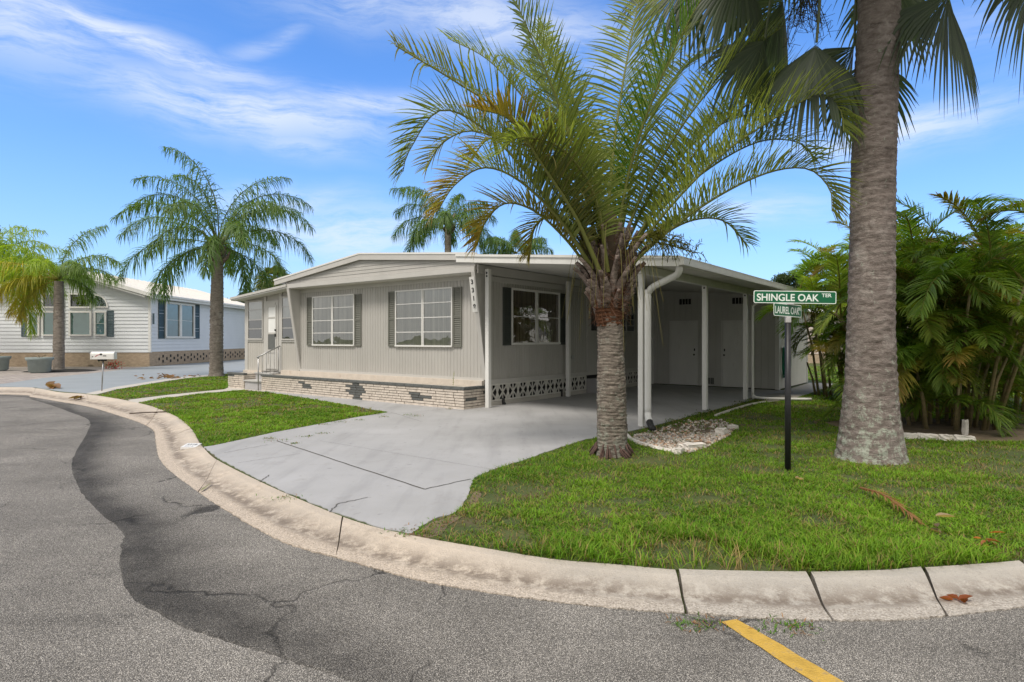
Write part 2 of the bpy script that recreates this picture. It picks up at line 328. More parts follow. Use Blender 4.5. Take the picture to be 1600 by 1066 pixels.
NDRIVEM = concrete('blue_grey_driveway_paint', (.29, .315, .335), .08, (.255, .28, .295), (.19, .20, .205), .55, .1)
SOIL = mat('soil', (.10, .075, .05), .95, 0, 3, .8, 25, col2=(.20, .15, .09))
TURF = mat('turf_soil', (.045, .065, .016), .95, 0, 1.6, .8, 30, col2=(.085, .105, .028), dirt=((.115, .08, .045), 1.3, .54, .9))

# sheet that reaches the horizon, lower than everything else
g = MB(); g.add([(-1500, -600, -.12), (1500, -600, -.12), (1500, 2500, -.12), (-1500, 2500, -.12)], [(0, 1, 2, 3)]); tag(g.build('ground', TURF, recalc=False), kind='structure')

# kerb: matched stations on its back (lawn) edge and its road edge
KP = [((-400,604),(-400,612)),((0,605),(0,616)),((56,606.5),(50,620.5)),((93,613),(93,627.5)),((135,616),(141,636)),((188,624),(197,653)),((240,636),(225,663)),((275,650),(241,674)),
 ((300,670),(243.5,690)),((312,690),(248,712)),((320,700),(262,732)),((340,718),(310,768)),((400,749),(352,796)),((480,785),(440,845)),((560,816),(560,880)),((641,836),(650,905)),((749,855),(760,925)),
 ((864,873.5),(870,940)),((965,882),(965,950)),((1057,890),(1073,958)),((1160,892.5),(1180,965)),((1262,893),(1300,969)),((1384,890.6),(1400,968)),((1441,886),(1480,962)),((1581,877),(1650,942)),((1700,862),(1800,920))]
kb = [G(*a) for a, b in KP]; kr = [G(b[0], b[1], -.052) for a, b in KP]
kb = [(-90, 19.2), (-55, 19.6)]+kb+[(5.4, 4.95), (8.5, 6.3), (20, 12.2), (70, 36)]
kr = [(-90, 17.2), (-55, 17.6)]+kr+[(5.7, 4.35), (8.9, 5.7), (20.3, 11.5), (70.5, 35.3)]
B_ = smooth_line(kb, 30); R_ = smooth_line(kr, 30)
prof = [(0, -.10), (0, -.012), (.03, .006), (.20, .004), (.40, -.022), (.60, -.050), (.66, -.054), (.8, -.052), (1, -.050), (1.0, -.12)]
def kerb_mesh(i0, i1, dz=0, rot=0, gap=.006):
    vs = []; idx = list(range(i0, i1+1)); nn = len(prof)
    for c, i in enumerate(idx):
        b = np.array(B_[i]); r = np.array(R_[i])
        if c == 0 and i0 > 0: q = (np.array(B_[i+1])-b); q /= np.linalg.norm(q); b = b+q*gap; r = r+q*gap
        if c == len(idx)-1: q = (b-np.array(B_[i-1])); q /= np.linalg.norm(q); b = b-q*gap; r = r-q*gap
        q0 = np.zeros(2) if 0 < c < len(idx)-1 or i0 == 0 else (q*1 if c == 0 else -q)*(.012 if i0 >= 600 else .004)
        for f, z in prof: p = b+(r-b)*f+q0*max(0, 1-f*1.8); vs.append((p[0]+random.uniform(-.009, .009)*(f == 1), p[1]+random.uniform(-.012, .012)*(f in (0, 1)), z+dz*(1-f*.5)+rot*(c/len(idx)-.5)+random.uniform(-.0008, .0008)*(0 < f < 1)))
    fs = [(a*nn+j, a*nn+j+1, (a+1)*nn+j+1, (a+1)*nn+j) for a in range(len(idx)-1) for j in range(nn-1)]
    fs += [list(range(nn)), [(len(idx)-1)*nn+j for j in range(nn)][::-1]]
    return vs, fs
cuts = [0, 60, 120, 180, 246, 300, 390, 471, 630, 690, 750, 783, 816, 870, len(B_)-1]
mbk = MB()
for a, b in zip(cuts[:-1], cuts[1:]):
    if b > a: vs, fs = kerb_mesh(a, b, random.uniform(-.004, .006), random.uniform(-.006, .006), random.choice([.004, .006, .010]) if a < 615 else .008); mbk.add(vs, fs)
ko = mbk.build('kerb', KERBM); tag(ko, kind='structure')
ap = ko.data.attributes.new('apron', 'FLOAT', 'POINT'); ap.data.foreach_set('value', [[0, 0, .0, .05, .55, .35, .35, 1, 1, 1][i % 10] for i in range(len(ko.data.vertices))])
nt = KERBM.node_tree; b = nt.nodes['Principled BSDF']; src = b.inputs['Base Color'].links[0].from_socket; at = nt.nodes.new('ShaderNodeAttribute'); at.attribute_name = 'apron'
tc = nt.nodes.new('ShaderNodeTexCoord'); nz = nt.nodes.new('ShaderNodeTexNoise'); nz.inputs['Scale'].default_value = 5; nz.inputs['Detail'].default_value = 6; nt.links.new(tc.outputs['Object'], nz.inputs['Vector'])
vo = nt.nodes.new('ShaderNodeTexVoronoi'); vo.inputs['Scale'].default_value = 120; nt.links.new(tc.outputs['Object'], vo.inputs['Vector']); sc = nt.nodes.new('ShaderNodeSeparateColor'); nt.links.new(vo.outputs['Color'], sc.inputs[0])
k = MathN(nt, 'MULTIPLY', MathN(nt, 'SUBTRACT', MathN(nt, 'ADD', at.outputs['Fac'], MathN(nt, 'MULTIPLY', nz.outputs[0], .7)), .80), 3, clamp=True)      # exposed shell aggregate on the road side
ag = nt.nodes.new('ShaderNodeValToRGB'); ag.color_ramp.elements[0].color = (.33, .27, .21, 1); ag.color_ramp.elements[1].color = (.70, .60, .49, 1); nt.links.new(sc.outputs[0], ag.inputs[0])
mx = nt.nodes.new('ShaderNodeMix'); mx.data_type = 'RGBA'; nt.links.new(k, mx.inputs[0]); nt.links.new(src, mx.inputs[6]); nt.links.new(ag.outputs[0], mx.inputs[7])
# right-hand slabs are greyer and more weathered
sp = nt.nodes.new('ShaderNodeSeparateXYZ'); nt.links.new(tc.outputs['Object'], sp.inputs[0]); g = MathN(nt, 'MULTIPLY', MathN(nt, 'ADD', sp.outputs[0], .6), .55, clamp=True)
m2 = nt.nodes.new('ShaderNodeMix'); m2.data_type = 'RGBA'; m2.blend_type = 'MULTIPLY'; nt.links.new(g, m2.inputs[0]); nt.links.new(mx.outputs[2], m2.inputs[6]); m2.inputs[7].default_value = (.84, .90, .97, 1)
gt = ko.data.attributes.new('gutter', 'FLOAT', 'POINT'); gt.data.foreach_set('value', [[.5, .6, .1, .0, .35, 1, .9, .15, 0.1, .5][i % 10] for i in range(len(ko.data.vertices))])
ga = nt.nodes.new('ShaderNodeAttribute'); ga.attribute_name = 'gutter'; n4 = nt.nodes.new('ShaderNodeTexNoise'); n4.inputs['Scale'].default_value = 8; n4.inputs['Detail'].default_value = 9; n4.inputs['Roughness'].default_value = .75; nt.links.new(tc.outputs['Object'], n4.inputs['Vector'])
gk = MathN(nt, 'MULTIPLY', MathN(nt, 'MULTIPLY', ga.outputs['Fac'], MathN(nt, 'MULTIPLY', MathN(nt, 'SUBTRACT', n4.outputs[0], .38), 6, clamp=True)), .9, clamp=True)
m3 = nt.nodes.new('ShaderNodeMix'); m3.data_type = 'RGBA'; nt.links.new(gk, m3.inputs[0]); nt.links.new(m2.outputs[2], m3.inputs[6]); m3.inputs[7].default_value = (.17, .135, .105, 1)
n5 = nt.nodes.new('ShaderNodeTexNoise'); n5.inputs['Scale'].default_value = 14; n5.inputs['Detail'].default_value = 9; n5.inputs['Roughness'].default_value = .8; nt.links.new(tc.outputs['Object'], n5.inputs['Vector'])
sk = MathN(nt, 'MULTIPLY', MathN(nt, 'MULTIPLY', MathN(nt, 'SUBTRACT', n5.outputs[0], .58), 9, clamp=True), .55)
m4 = nt.nodes.new('ShaderNodeMix'); m4.data_type = 'RGBA'; nt.links.new(sk, m4.inputs[0]); nt.links.new(m3.outputs[2], m4.inputs[6]); m4.inputs[7].default_value = (.27, .235, .20, 1)
nt.links.new(m4.outputs[2], b.inputs['Base Color'])

# road: old surface, with the later repaving strip laid over it
poly = [tuple(R_[i]) for i in range(0, len(R_), 9)]+[tuple(R_[-1])]
road = poly_sheet('road', poly+[(70, -7.5), (-90, -7.5)], -.062, ASPH); tag(road, kind='structure')
far = poly_sheet('verge', [(-90, -7.5), (70, -7.5), (70, -60), (-90, -60)], -.03, TURF, .08); tag(far, kind='structure')
SE = [((-300,612.6),(-300,612)),((0,618.5),(0,616)),((56,626),(93,627.5)),((113,645),(141,636)),((139,657),(197,653)),((135,678),(225,663)),((115,712),(242,676)),((113,735),(243.5,690)),((126,766),(248,712)),((149,794),(262,732)),
 ((191,830),(310,768)),((188,862),(352,796)),((199,922),(440,845)),((275,973),(560,880)),((344,997),(650,905)),((440,1028),(760,925)),((536,1059),(870,940)),((640,1100),(965,950)),((800,1170),(1073,958)),((1100,1300),(1300,969)),((1500,1300),(1480,962)),((1900,1150),(1800,920))]
sw = [.3,.3,.4,.55,.6,.75,.8,.75,.65,.6,.62,.65,.65,.62,.55,.5,.4,.3,.3,.3,.3,.3]; ss = [.6,.7,.75,.9,.95,1,1,1,1,1,1,1,1,.95,.9,.8,.6,.2,.1,.1,.1,.1]
s_ = smooth_line([G(a[0], a[1], -.056) for a, b in SE], 8); r_ = smooth_line([G(b[0], b[1], -.052) for a, b in SE], 8)
wS = np.interp(np.linspace(0, len(SE)-1, len(s_)), range(len(SE)), sw); sS = np.interp(np.linspace(0, len(SE)-1, len(s_)), range(len(SE)), ss)
NX = 28; vs = []; tar = []
for i in range(len(s_)):
    a = np.array(s_[i]); b = np.array(r_[i]); L = np.linalg.norm(b-a)
    a = a+(random.uniform(-.008, .008), random.uniform(-.008, .008))
    for j in range(NX):
        f = (j/(NX-1))**1.3; p = a+(b-a)*f; vs.append((p[0], p[1], -.057 if j else -.0622)); d = f*L/wS[i]
        tar.append(sS[i]*(1 if d < .35 else max(0, 1-(d-.35)/1.15)**1.5) if i else 0)
mr = MB(); mr.add(vs, [(i*NX+j, i*NX+j+1, (i+1)*NX+j+1, (i+1)*NX+j) for i in range(len(s_)-1) for j in range(NX-1)])
o = mr.build('road_repair_strip', ASPH, recalc=False); tag(o, kind='structure')
at = o.data.attributes.new('tar', 'FLOAT', 'POINT'); at.data.foreach_set('value', tar)
# seal line along the seam of the two surfaces
# yellow line
YEL = mat('yellow_road_paint', (.50, .315, .055), .8, .22, 14, .5, 80, dirt=((.17, .15, .12), 14, .555, .9))
a0, a1, b0, b1 = G(1127, 971, -.052), G(1151, 967, -.052), G(1271, 1066, -.052), G(1321, 1066, -.052)
ext = lambda p, q, t: (p[0]+(q[0]-p[0])*t, p[1]+(q[1]-p[1])*t)
n = 14; L_ = [ext(a0, b0, 2.2*i/n) for i in range(n+1)]; R2 = [ext(a1, b1, 2.2*i/n) for i in range(n+1)]
jit = lambda p: (p[0]+random.uniform(-.006, .006), p[1]+random.uniform(-.004, .004))
tag(poly_sheet('painted_line', [jit(p) for p in L_]+[jit(p) for p in R2[::-1]], -.0525, YEL), kind='structure')

# land behind the kerb, out to the horizon
land = [tuple(B_[i]) for i in range(0, len(B_), 6)]+[tuple(B_[-1])]
tag(poly_sheet('lawn_ground', land+[(900, 400), (900, 1500), (-900, 1500), (-900, 19.2)], 0.0, TURF, .12), kind='structure')

# driveway with the carport floor, walkway in front of the planter
HO = Vector((-1.05, 13.3, 0)); HA = math.atan2(-.6086, .7935)
def HW(x, y): return (HO.x+.7935*x+.6086*y, HO.y-.6086*x+.7935*y)
dr0 = [G(319,699), G(340,716.5), G(400,748), G(440,767), G(480,783.5), G(520,801), G(560,814.5), G(600,827), G(641,835.5), G(660,822), G(678,812), G(696,807), G(711,802), G(719,795), G(724,788), G(732,772), G(736,757), G(741,748), G(768,735), G(817,720), G(874,700), G(915,687), G(955,680), G(985,674), HW(4.32, -.1), HW(4.34, 3), HW(4.36, 6), HW(4.3, 9.62), HW(.0, 9.62), HW(-.04, .9), HW(-.04, .02), HW(-10.2, .02), G(350,608.5)]
wk = [G(200,627), G(214,629), G(262,620.5), G(324,613.5), G(381,609)]
lw2 = [G(420,613.5), G(480,623), G(540,633), G(600,643.5), G(606,645), G(560,652), G(500,663), G(430,676), G(380,687), G(333,697)]
dr = []
for i, p in enumerate(dr0[:31]):
    dr.append(p)
    if i < 23:
        q = dr0[i+1]; m_ = max(2, int(math.hypot(q[0]-p[0], q[1]-p[1])/.06))
        dr += [(p[0]+(q[0]-p[0])*k/m_+random.uniform(-.012, .012), p[1]+(q[1]-p[1])*k/m_+random.uniform(-.015, .015)) for k in range(1, m_)]
tag(poly_sheet('driveway', dr+[HW(-8.2, .02)]+lw2, .008, DRIVEM, .05), kind='structure')
tag(poly_sheet('garden_path', [HW(-8.2, .02), HW(-10.12, .02), G(350,608.8), G(324,611.2), G(262,617.5), G(200,625.2), G(205,628), G(214,630), G(262,621.5), G(324,614.5), G(381,609.5), G(420,613.5)], .006, PATHM, .05), kind='structure')
tag(poly_sheet('side_path', [HW(4.3, 9.2), HW(4.32, 6.9), G(1200,629), G(1240,623), G(1290,607), G(1300,602), HW(4.9, 13.6), HW(4.16, 13.6)], .005, concrete('weathered_concrete', (.40, .37, .31), .3, None, (.2, .17, .12), .8, .4), .04), kind='structure')
tag(poly_sheet('bare_soil', [G(636,838), G(660,826), G(676,816), G(695,811), G(712,805), G(728,792), G(739,772), G(750,760), G(752,775), G(735,800), G(716,812), G(700,822), G(690,836), G(668,842)], .0035, SOIL), kind='structure')
# scored joints in the driveway
jm = MB()
def joint(pts, w=.006):
    pts = [np.array(p) for p in pts]
    for a, b in zip(pts[:-1], pts[1:]):
        d = (b-a)/np.linalg.norm(b-a); nrm = np.array((-d[1], d[0]))*w
        jm.add([(*(a+nrm), .0125), (*(b+nrm), .0125), (*(b-nrm), .0125), (*(a-nrm), .0125)], [(0, 1, 2, 3)])
def wob(p, q, n=12, a=.006): return [tuple(np.array(p)+(np.array(q)-np.array(p))*i/n+rng.normal(0, a, 2)) for i in range(n+1)]
joint(wob(G(432,690), G(663,766), 20, .004), .009); joint(wob(G(663,766), G(735,750), 12), .007)
joint(wob(G(350,709), G(418,696)), .004); joint(wob(G(370,725), G(470,710)), .003); joint(wob(G(515,802), G(528,789)), .005); joint(wob(G(528,789), G(575,779)), .005)
joint(wob(G(405,755), G(421,744)), .005); joint(wob(G(520,655), G(700,640)), .003); joint(wob(G(700,640), G(725,643)), .004); joint(wob(G(610,645), G(660,660)), .003)
joint(wob(G(500,690), G(800,740), 20, .003), .002)
tag(jm.build('driveway_joints', mat('joint_dirt', (.10, .095, .085), .95, .2, 20), recalc=False), kind='structure')

# neighbour's drive, its pale border and the paved court
tag(poly_sheet('driveway', [G(-60,604.2), G(20,605), G(56,606), G(93,612), G(135,615.3), G(150,612), G(180,606.5), G(256,594.5), G(287,590), G(328,586.5), G(345,585), (-11.6, 32), (-11.2, 46), (-20.35, 46.3), (-20.4, 34.2), G(135,584.6), G(60,592), G(7,600)], .010, NDRIVEM, .05), kind='structure')
tag(poly_sheet('driveway_border', [G(135,615.5), G(150,617.2), G(185,608.6), G(258,596.3), G(289,591.8), G(330,588), G(328,585.7), G(287,589.3), G(256,593.6), G(180,605.4)], .014, PATHM, .05), kind='structure')
pv = bpy.data.materials.new('pavers'); pv.use_nodes = True; nt = pv.node_tree; b = nt.nodes['Principled BSDF']; tc = nt.nodes.new('ShaderNodeTexCoord')
bk = nt.nodes.new('ShaderNodeTexBrick'); bk.inputs['Scale'].default_value = 1.6; bk.inputs['Color1'].default_value = (.42, .37, .33, 1); bk.inputs['Color2'].default_value = (.25, .22, .21, 1); bk.inputs['Mortar'].default_value = (.14, .12, .1, 1); bk.inputs['Mortar Size'].default_value = .012
nt.links.new(tc.outputs['Object'], bk.inputs['Vector']); nt.links.new(bk.outputs[0], b.inputs['Base Color']); b.inputs['Roughness'].default_value = .8
tag(poly_sheet('paved_court', [(-45, 21.0), G(-60,602.5), G(7,600.5), G(60,592.4), G(135,585), (-20.45, 34.1), (-45, 34.1)], .007, pv, .04), kind='structure')

# ---- grass blades
LAWN_NEAR = [G(644,837), G(749,855.8), G(864,874.5), G(965,883), G(1057,891), G(1160,893.5), G(1262,894), G(1384,891.5), G(1441,887), G(1581,878), G(1700,863), (8.4, 6.45), (14, 9.3), (22, 14), (22, 34), (13, 34), G(1300,601), G(1290,606), G(1240,624), G(1200,630), HW(4.40, 6.9), HW(4.40, 3), HW(4.38, -.12), G(985,675), G(955,681), G(915,688), G(874,701), G(817,721), G(768,736), G(741,749), G(736,758), G(732,773), G(724,789), G(711,803), G(696,808), G(660,823)]
LAWN_MID = [G(214,630), G(262,621.8), G(324,614.8), G(381,610)]+lw2+[G(320,699), G(312,690), G(300,671), G(275,651), G(240,637), G(217,630.5)]
LAWN_FAR = [G(138,617), G(150,617.5), G(185,609), G(258,596.8), G(289,592.3), G(330,588.3), G(345,586), (-11.4, 29), HW(-10.3, 5), HW(-10.2, .02), G(350,608.5), G(324,611), G(262,617.3), G(200,625), G(188,624)]
BED = [(1.90, 9.63), (2.25, 10.15), (3.3, 11.5), (4.0, 11.6), (3.93, 10.68), (3.47, 9.7), (2.78, 8.67), (2.41, 8.25), (2.11, 8.38), (1.82, 8.93)]
BED2 = [(5.6, 9.9), (6.05, 9.63), (6.36, 9.45), (6.67, 9.33), (6.98, 9.21), (7.45, 9.18), (8.3, 9.25), (9.5, 10.0), (9.2, 11.4), (7.3, 12.2), (5.8, 11.3)]
def bare(x, y):
    b = np.zeros(len(x))
    for cx, cy, r in ((-.45, 5.0, .5), (-1.0, 4.75, .45), (-.2, 5.9, .4), (1.75, 7.75, .55), (4.64, 7.84, .75), (1.9, 5.9, .35), (2.9, 7.2, .35), (.1, 6.2, .5), (-.75, 5.3, .35), (2.6, 5.2, .3), (5.9, 7.2, .8), (6.8, 8.2, .7), (3.9, 6.2, .35), (5.2, 6.4, .3), (1.0, 6.9, .3), (.75, 5.5, .3), (4.4, 9.6, .6), (8.5, 8.9, 1.0)):
        d = np.hypot(x-cx, y-cy)/r; b = np.maximum(b, np.clip(1.25-d, 0, 1))
    b = np.maximum(b, np.clip((vnoise(x, y, .62, 3)*.45+vnoise(x, y, .2, 4)*.35+vnoise(x, y, 2.1, 6)*.2-.505)*7, 0, 1)*.9)
    return b
def grass(name, poly, dens, hmin, hmax, wid, label, tall=None, seed=1, inner=None, keep=.0):
    r = np.random.default_rng(seed); P = np.array(poly); x0, y0 = P.min(0); x1, y1 = P.max(0)
    xs = []; ys = []; zz = []
    for (ya, yb, dn) in dens:
        a, b = max(y0, ya), min(y1, yb)
        if b <= a: continue
        n = int((x1-x0)*(b-a)*dn); x = r.uniform(x0, x1, n); y = r.uniform(a, b, n)
        k = inpoly(x, y, poly) & (np.abs(x) < y*.86+1.2)
        x = x[k]; y = y[k]
        k = r.random(len(x)) > bare(x, y)*.93
        for q in inner or []: k &= ~inpoly(x, y, q)
        for cx, cy, rr in ((1.34, 8.15, .24), (4.64, 7.9, .42), (3.26, 7.19, .05)): k &= np.hypot(x-cx, y-cy) > rr
        k &= (vnoise(x, y, .09, 9) + r.random(len(x))*.8) > .50
        xs.append(x[k]); ys.append(y[k])
    x = np.concatenate(xs); y = np.concatenate(ys); n = len(x)
    nz = vnoise(x, y, .35, 21); cl = vnoise(x, y, .11, 33); h = (hmin+(hmax-hmin)*r.random(n)**1.4)*(.5+.6*nz+.7*cl*cl)
    if tall: h *= tall(x, y)
    sc = np.maximum(1, y/7.5); w = wid*(.7+.6*r.random(n))*sc
    az = r.uniform(0, 2*np.pi, n); lean = r.uniform(.3, 1.7, n)*h*np.where(h > .07, .8, 1.2); dx = np.cos(az); dy = np.sin(az); fx = -dy; fy = dx
    V = np.zeros((n, 6, 3))
    for j, (t, ww) in enumerate(((0, 1), (.55, .8), (1, .12))):
        cx = x+dx*lean*t*t; cy = y+dy*lean*t*t; cz = h*t*(1-.25*t*lean/h*.5)
        for s in (0, 1):
            q = (s-.5)*w*ww; V[:, j*2+s, 0] = cx+fx*q; V[:, j*2+s, 1] = cy+fy*q; V[:, j*2+s, 2] = cz
    base = np.arange(n)[:, None]*6; Q = np.stack([np.concatenate([base+0, base+1, base+3, base+2], 1), np.concatenate([base+2, base+3, base+5, base+4], 1)], 1)
    g1 = np.array((.055, .14, .008)); g2 = np.array((.20, .35, .024)); dry = np.array((.30, .22, .09)); yg = np.array((.20, .26, .03))
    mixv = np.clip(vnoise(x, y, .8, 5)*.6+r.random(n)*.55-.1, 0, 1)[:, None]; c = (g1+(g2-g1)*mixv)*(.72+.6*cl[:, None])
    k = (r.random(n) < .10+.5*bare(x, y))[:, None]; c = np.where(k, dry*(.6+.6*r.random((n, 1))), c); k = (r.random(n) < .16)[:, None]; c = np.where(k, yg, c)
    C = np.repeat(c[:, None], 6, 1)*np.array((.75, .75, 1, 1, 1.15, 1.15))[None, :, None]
    o = npmesh(name, V, Q, GRASSM, tint=C.reshape(-1, 3)); tag(o, label, 'grass', kind='stuff'); print(name, n); return o
tallf = lambda x, y: 1+1.25*np.clip((5.15-.28*np.abs(x-1.2)-y)/.6, 0, 1)*(vnoise(x, y, .5, 8) > .25)
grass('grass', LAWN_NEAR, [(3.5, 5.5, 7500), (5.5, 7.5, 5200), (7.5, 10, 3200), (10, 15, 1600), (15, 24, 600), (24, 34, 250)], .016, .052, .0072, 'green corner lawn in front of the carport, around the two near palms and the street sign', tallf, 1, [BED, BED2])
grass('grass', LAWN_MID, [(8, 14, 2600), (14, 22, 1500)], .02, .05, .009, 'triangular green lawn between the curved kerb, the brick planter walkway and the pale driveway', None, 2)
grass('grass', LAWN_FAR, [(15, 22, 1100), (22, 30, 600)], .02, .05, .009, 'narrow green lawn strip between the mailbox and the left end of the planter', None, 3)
# ================================================================== HOUSE  (local x along the front to the right, y back, z up)
def ribbed(name, m, parent, T, a0, a1, z0, z1, step=.105, back=.06, top=None):
    """grooved sheet siding: real V grooves; z1 may be a function of a"""
    zt = z1 if callable(z1) else (lambda a: z1)
    mb = MB(); P = []; a = a0
    while a < a1-1e-6:
        e = min(a+step, a1); P += [(a, 0), (max(a, e-.018), 0), (max(a, e-.013), -.009), (max(a, e-.005), -.009)]; a = e
    P.append((a1, 0)); P = [(a0, -back)]+P+[(a1, -back)]
    vs = []
    for aa, d in P: vs += [T(aa, d, z0), T(aa, d, zt(aa))]
    n = len(P); fs = [(2*i, 2*i+2, 2*i+3, 2*i+1) for i in range(n-1)]+[(2*n-2, 0, 1, 2*n-1)]
    mb.add(vs, fs); return mb.build(name, m, parent, recalc=True)
FRONT = lambda y: (lambda a, d, z: (a, y-d, z))           # a = x
SIDE = lambda x: (lambda a, d, z: (x+d, a, z))            # a = y, faces +x
LEFTS = lambda x: (lambda a, d, z: (x-d, a, z))
def shutter(parent, T, a0, a1, z0, z1, m, label=None, slat=.05):
    mb = MB(); w = .035
    for b0, b1 in ((a0, a0+w), (a1-w, a1)): mb.box(b0, b1, .004, .034, z0, z1, T=T)
    for c0, c1 in ((z0, z0+w), (z1-w, z1), ((z0+z1)/2-.02, (z0+z1)/2+.02)): mb.box(a0+w, a1-w, .004, .032, c0, c1, T=T)
    z = z0+w+.005
    while z < z1-w-.02:
        mb.add([T(a0+w, .022, z), T(a1-w, .022, z), T(a1-w, .008, z+slat*.72), T(a0+w, .008, z+slat*.72), T(a0+w, .026, z), T(a1-w, .026, z), T(a1-w, .012, z+slat*.72), T(a0+w, .012, z+slat*.72)], [(0, 1, 2, 3), (4, 7, 6, 5), (0, 4, 5, 1), (2, 6, 7, 3)]); z += slat
    mb.box(a0+w, a1-w, .002, .006, z0, z1, T=T)
    return mb.build('shutter', m, parent)
def window(parent, T, a0, a1, z0, z1, lights, mull=None, frame=WHITE, fill=CURTAIN, glass=GLASS, fw=.036, name='window', dep=.045, drape=True, bars=True, mat2=None):
    """lights: list of z fractions of the horizontal bars; mull: a positions of upright mullions"""
    f = MB()
    f.box(a0, a1, .003, dep, z1-fw, z1, T=T); f.box(a0, a1, .003, dep+.012, z0-.01, z0+fw*.8, T=T)
    f.box(a0, a0+fw, .003, dep-.003, z0+fw*.8, z1-fw, T=T); f.box(a1-fw, a1, .003, dep-.003, z0+fw*.8, z1-fw, T=T)
    for mu in mull or []: f.box(mu-fw, mu-.006, .003, dep-.003, z0+fw*.8, z1-fw, T=T); f.box(mu+.006, mu+fw, .003, dep-.005, z0+fw*.8, z1-fw, T=T); f.box(mu-.006, mu+.006, .003, dep-.02, z0+fw*.8, z1-fw, T=T)
    wo = f.build(name, frame, parent)
    segs = [a0+fw]+sum([[mu-fw, mu+fw] for mu in mull or []], [])+[a1-fw]
    g = MB(); bb = MB(); c = MB()
    for i in range(0, len(segs), 2):
        s0, s1 = segs[i], segs[i+1]
        g.add([T(s0, .026, z0+.03), T(s1, .026, z0+.03), T(s1, .026, z1-.03), T(s0, .026, z1-.03)], [(0, 1, 2, 3)])
        for fr in lights: z = z0+(z1-z0)*fr; bb.box(s0, s1, .018, .036, z-.009, z+.009, T=T)
        n = max(8, int((s1-s0)/.02)) if drape else 1
        vs = []
        for k in range(n+1):
            a = s0+(s1-s0)*k/n; d = .010+(.004*math.sin(k*1.9)+.003*math.sin(k*.7+i) if drape else 0); vs += [T(a, d, z0+.02), T(a, d, z1-.02)]
        c.add(vs, [(2*k, 2*k+2, 2*k+3, 2*k+1) for k in range(n)])
    if bb.v and bars: bb.build('glazing_bar', frame, wo)
    g.build('pane', glass, wo, recalc=False); c.build('curtain', fill, wo, recalc=False)
    return wo

house = empty('mobile_home', 'beige mobile home with grooved siding, grey louvred shutters and house number 3318', 'mobile home', HO, HA, 'mobile homes')
F7 = FRONT(.70); F3 = FRONT(.30)
ribbed('front_wall', WALL, house, F7, -7.24, 0, .60, 3.04)
roofz = lambda x: 3.79-(3.79-3.33)*abs(x+3.93)/3.93 if x < -3.93 else 3.79-(3.79-3.46)*(x+3.93)/3.93
# gable panel of horizontal boards between beam and roof
mb = MB(); z = 3.19
for i in range(7):
    z0, z1 = 3.18+i*.09, 3.18+(i+1)*.09-.004
    def xs(zz): return (-3.93-(3.79-.14-zz)/(.46)*3.93, -3.93+(3.79-.14-zz)/(.33)*3.93)
    l0, r0 = xs(z0); l1, r1 = xs(z1); l0 = max(l0, -7.5); r0 = min(r0, .02); l1 = max(l1, -7.5); r1 = min(r1, .02)
    if r1-l1 < .3: continue
    d = -.06; mb.prism([(l0, z0), (r0, z0), (r1, z1), (l1, z1)], d, d-.03+.012, F3)
    mb.add([F3(l0, d+.008, z0), F3(r0, d+.008, z0), F3(r1, d, z1), F3(l1, d, z1)], [(0, 1, 2, 3)])
mb.prism([(-7.5, 3.10), (.02, 3.10), (.02, 3.30), (-3.93, 3.63), (-7.5, 3.22)], -.075, -.12, F3)
mb.build('gable', WALL, house)
mb = MB(); mb.box(-7.30, .04, -.055, .0, 3.05, 3.17, T=F3); mb.build('beam', TRIM, house)
mb = MB(); mb.box(-7.24, .0, .33, .70, 3.035, 3.048); mb.build('soffit', SOFFIT, house)
mb = MB(); mb.box(-7.22, -.02, -.001, .012, 2.93, 3.034, T=F7); mb.box(-7.22, -.02, -.001, .016, .60, .66, T=F7); mb.build('wall_trim', TRIM, house)
# slanting wing walls at both ends of the front
for x0 in (-7.24, -.002):
    mb = MB(); T = lambda a, d, z, x0=x0: (x0+d, a, z)
    mb.prism([(.31, 3.05), (.70, 3.05), (.70, .64)], -.03, .03, T)
    mb.build('wing_wall', TRIM, house)
    mb = MB(); mb.prism([(.295, 3.05), (.345, 3.05), (.725, .64), (.69, .62)], -.055, .055, T); mb.build('wing_trim', TRIM, house)
# roof
mb = MB(); top = lambda x: roofz(x)
P = [(-7.9, 3.33), (-3.93, 3.79), (.06, 3.455)]
mb.prism(P+[(.06, 3.35), (-3.93, 3.68), (-7.9, 3.22)], -.02+.0, -13.4, F3); rf = mb.build('roof', ROOFM, house)
mb = MB(); mb.prism([(-7.92, 3.30), (-3.93, 3.765), (.065, 3.43), (.065, 3.30), (-3.93, 3.625), (-7.92, 3.175)], -.018, .022, F3); mb.build('fascia', TRIM, house)
mb = MB(); mb.prism([(-7.94, 3.345), (-3.93, 3.81), (.07, 3.475), (.07, 3.43), (-3.93, 3.766), (-7.94, 3.301)], -.06, .035, F3); mb.build('roof_edge', WHITE, house)
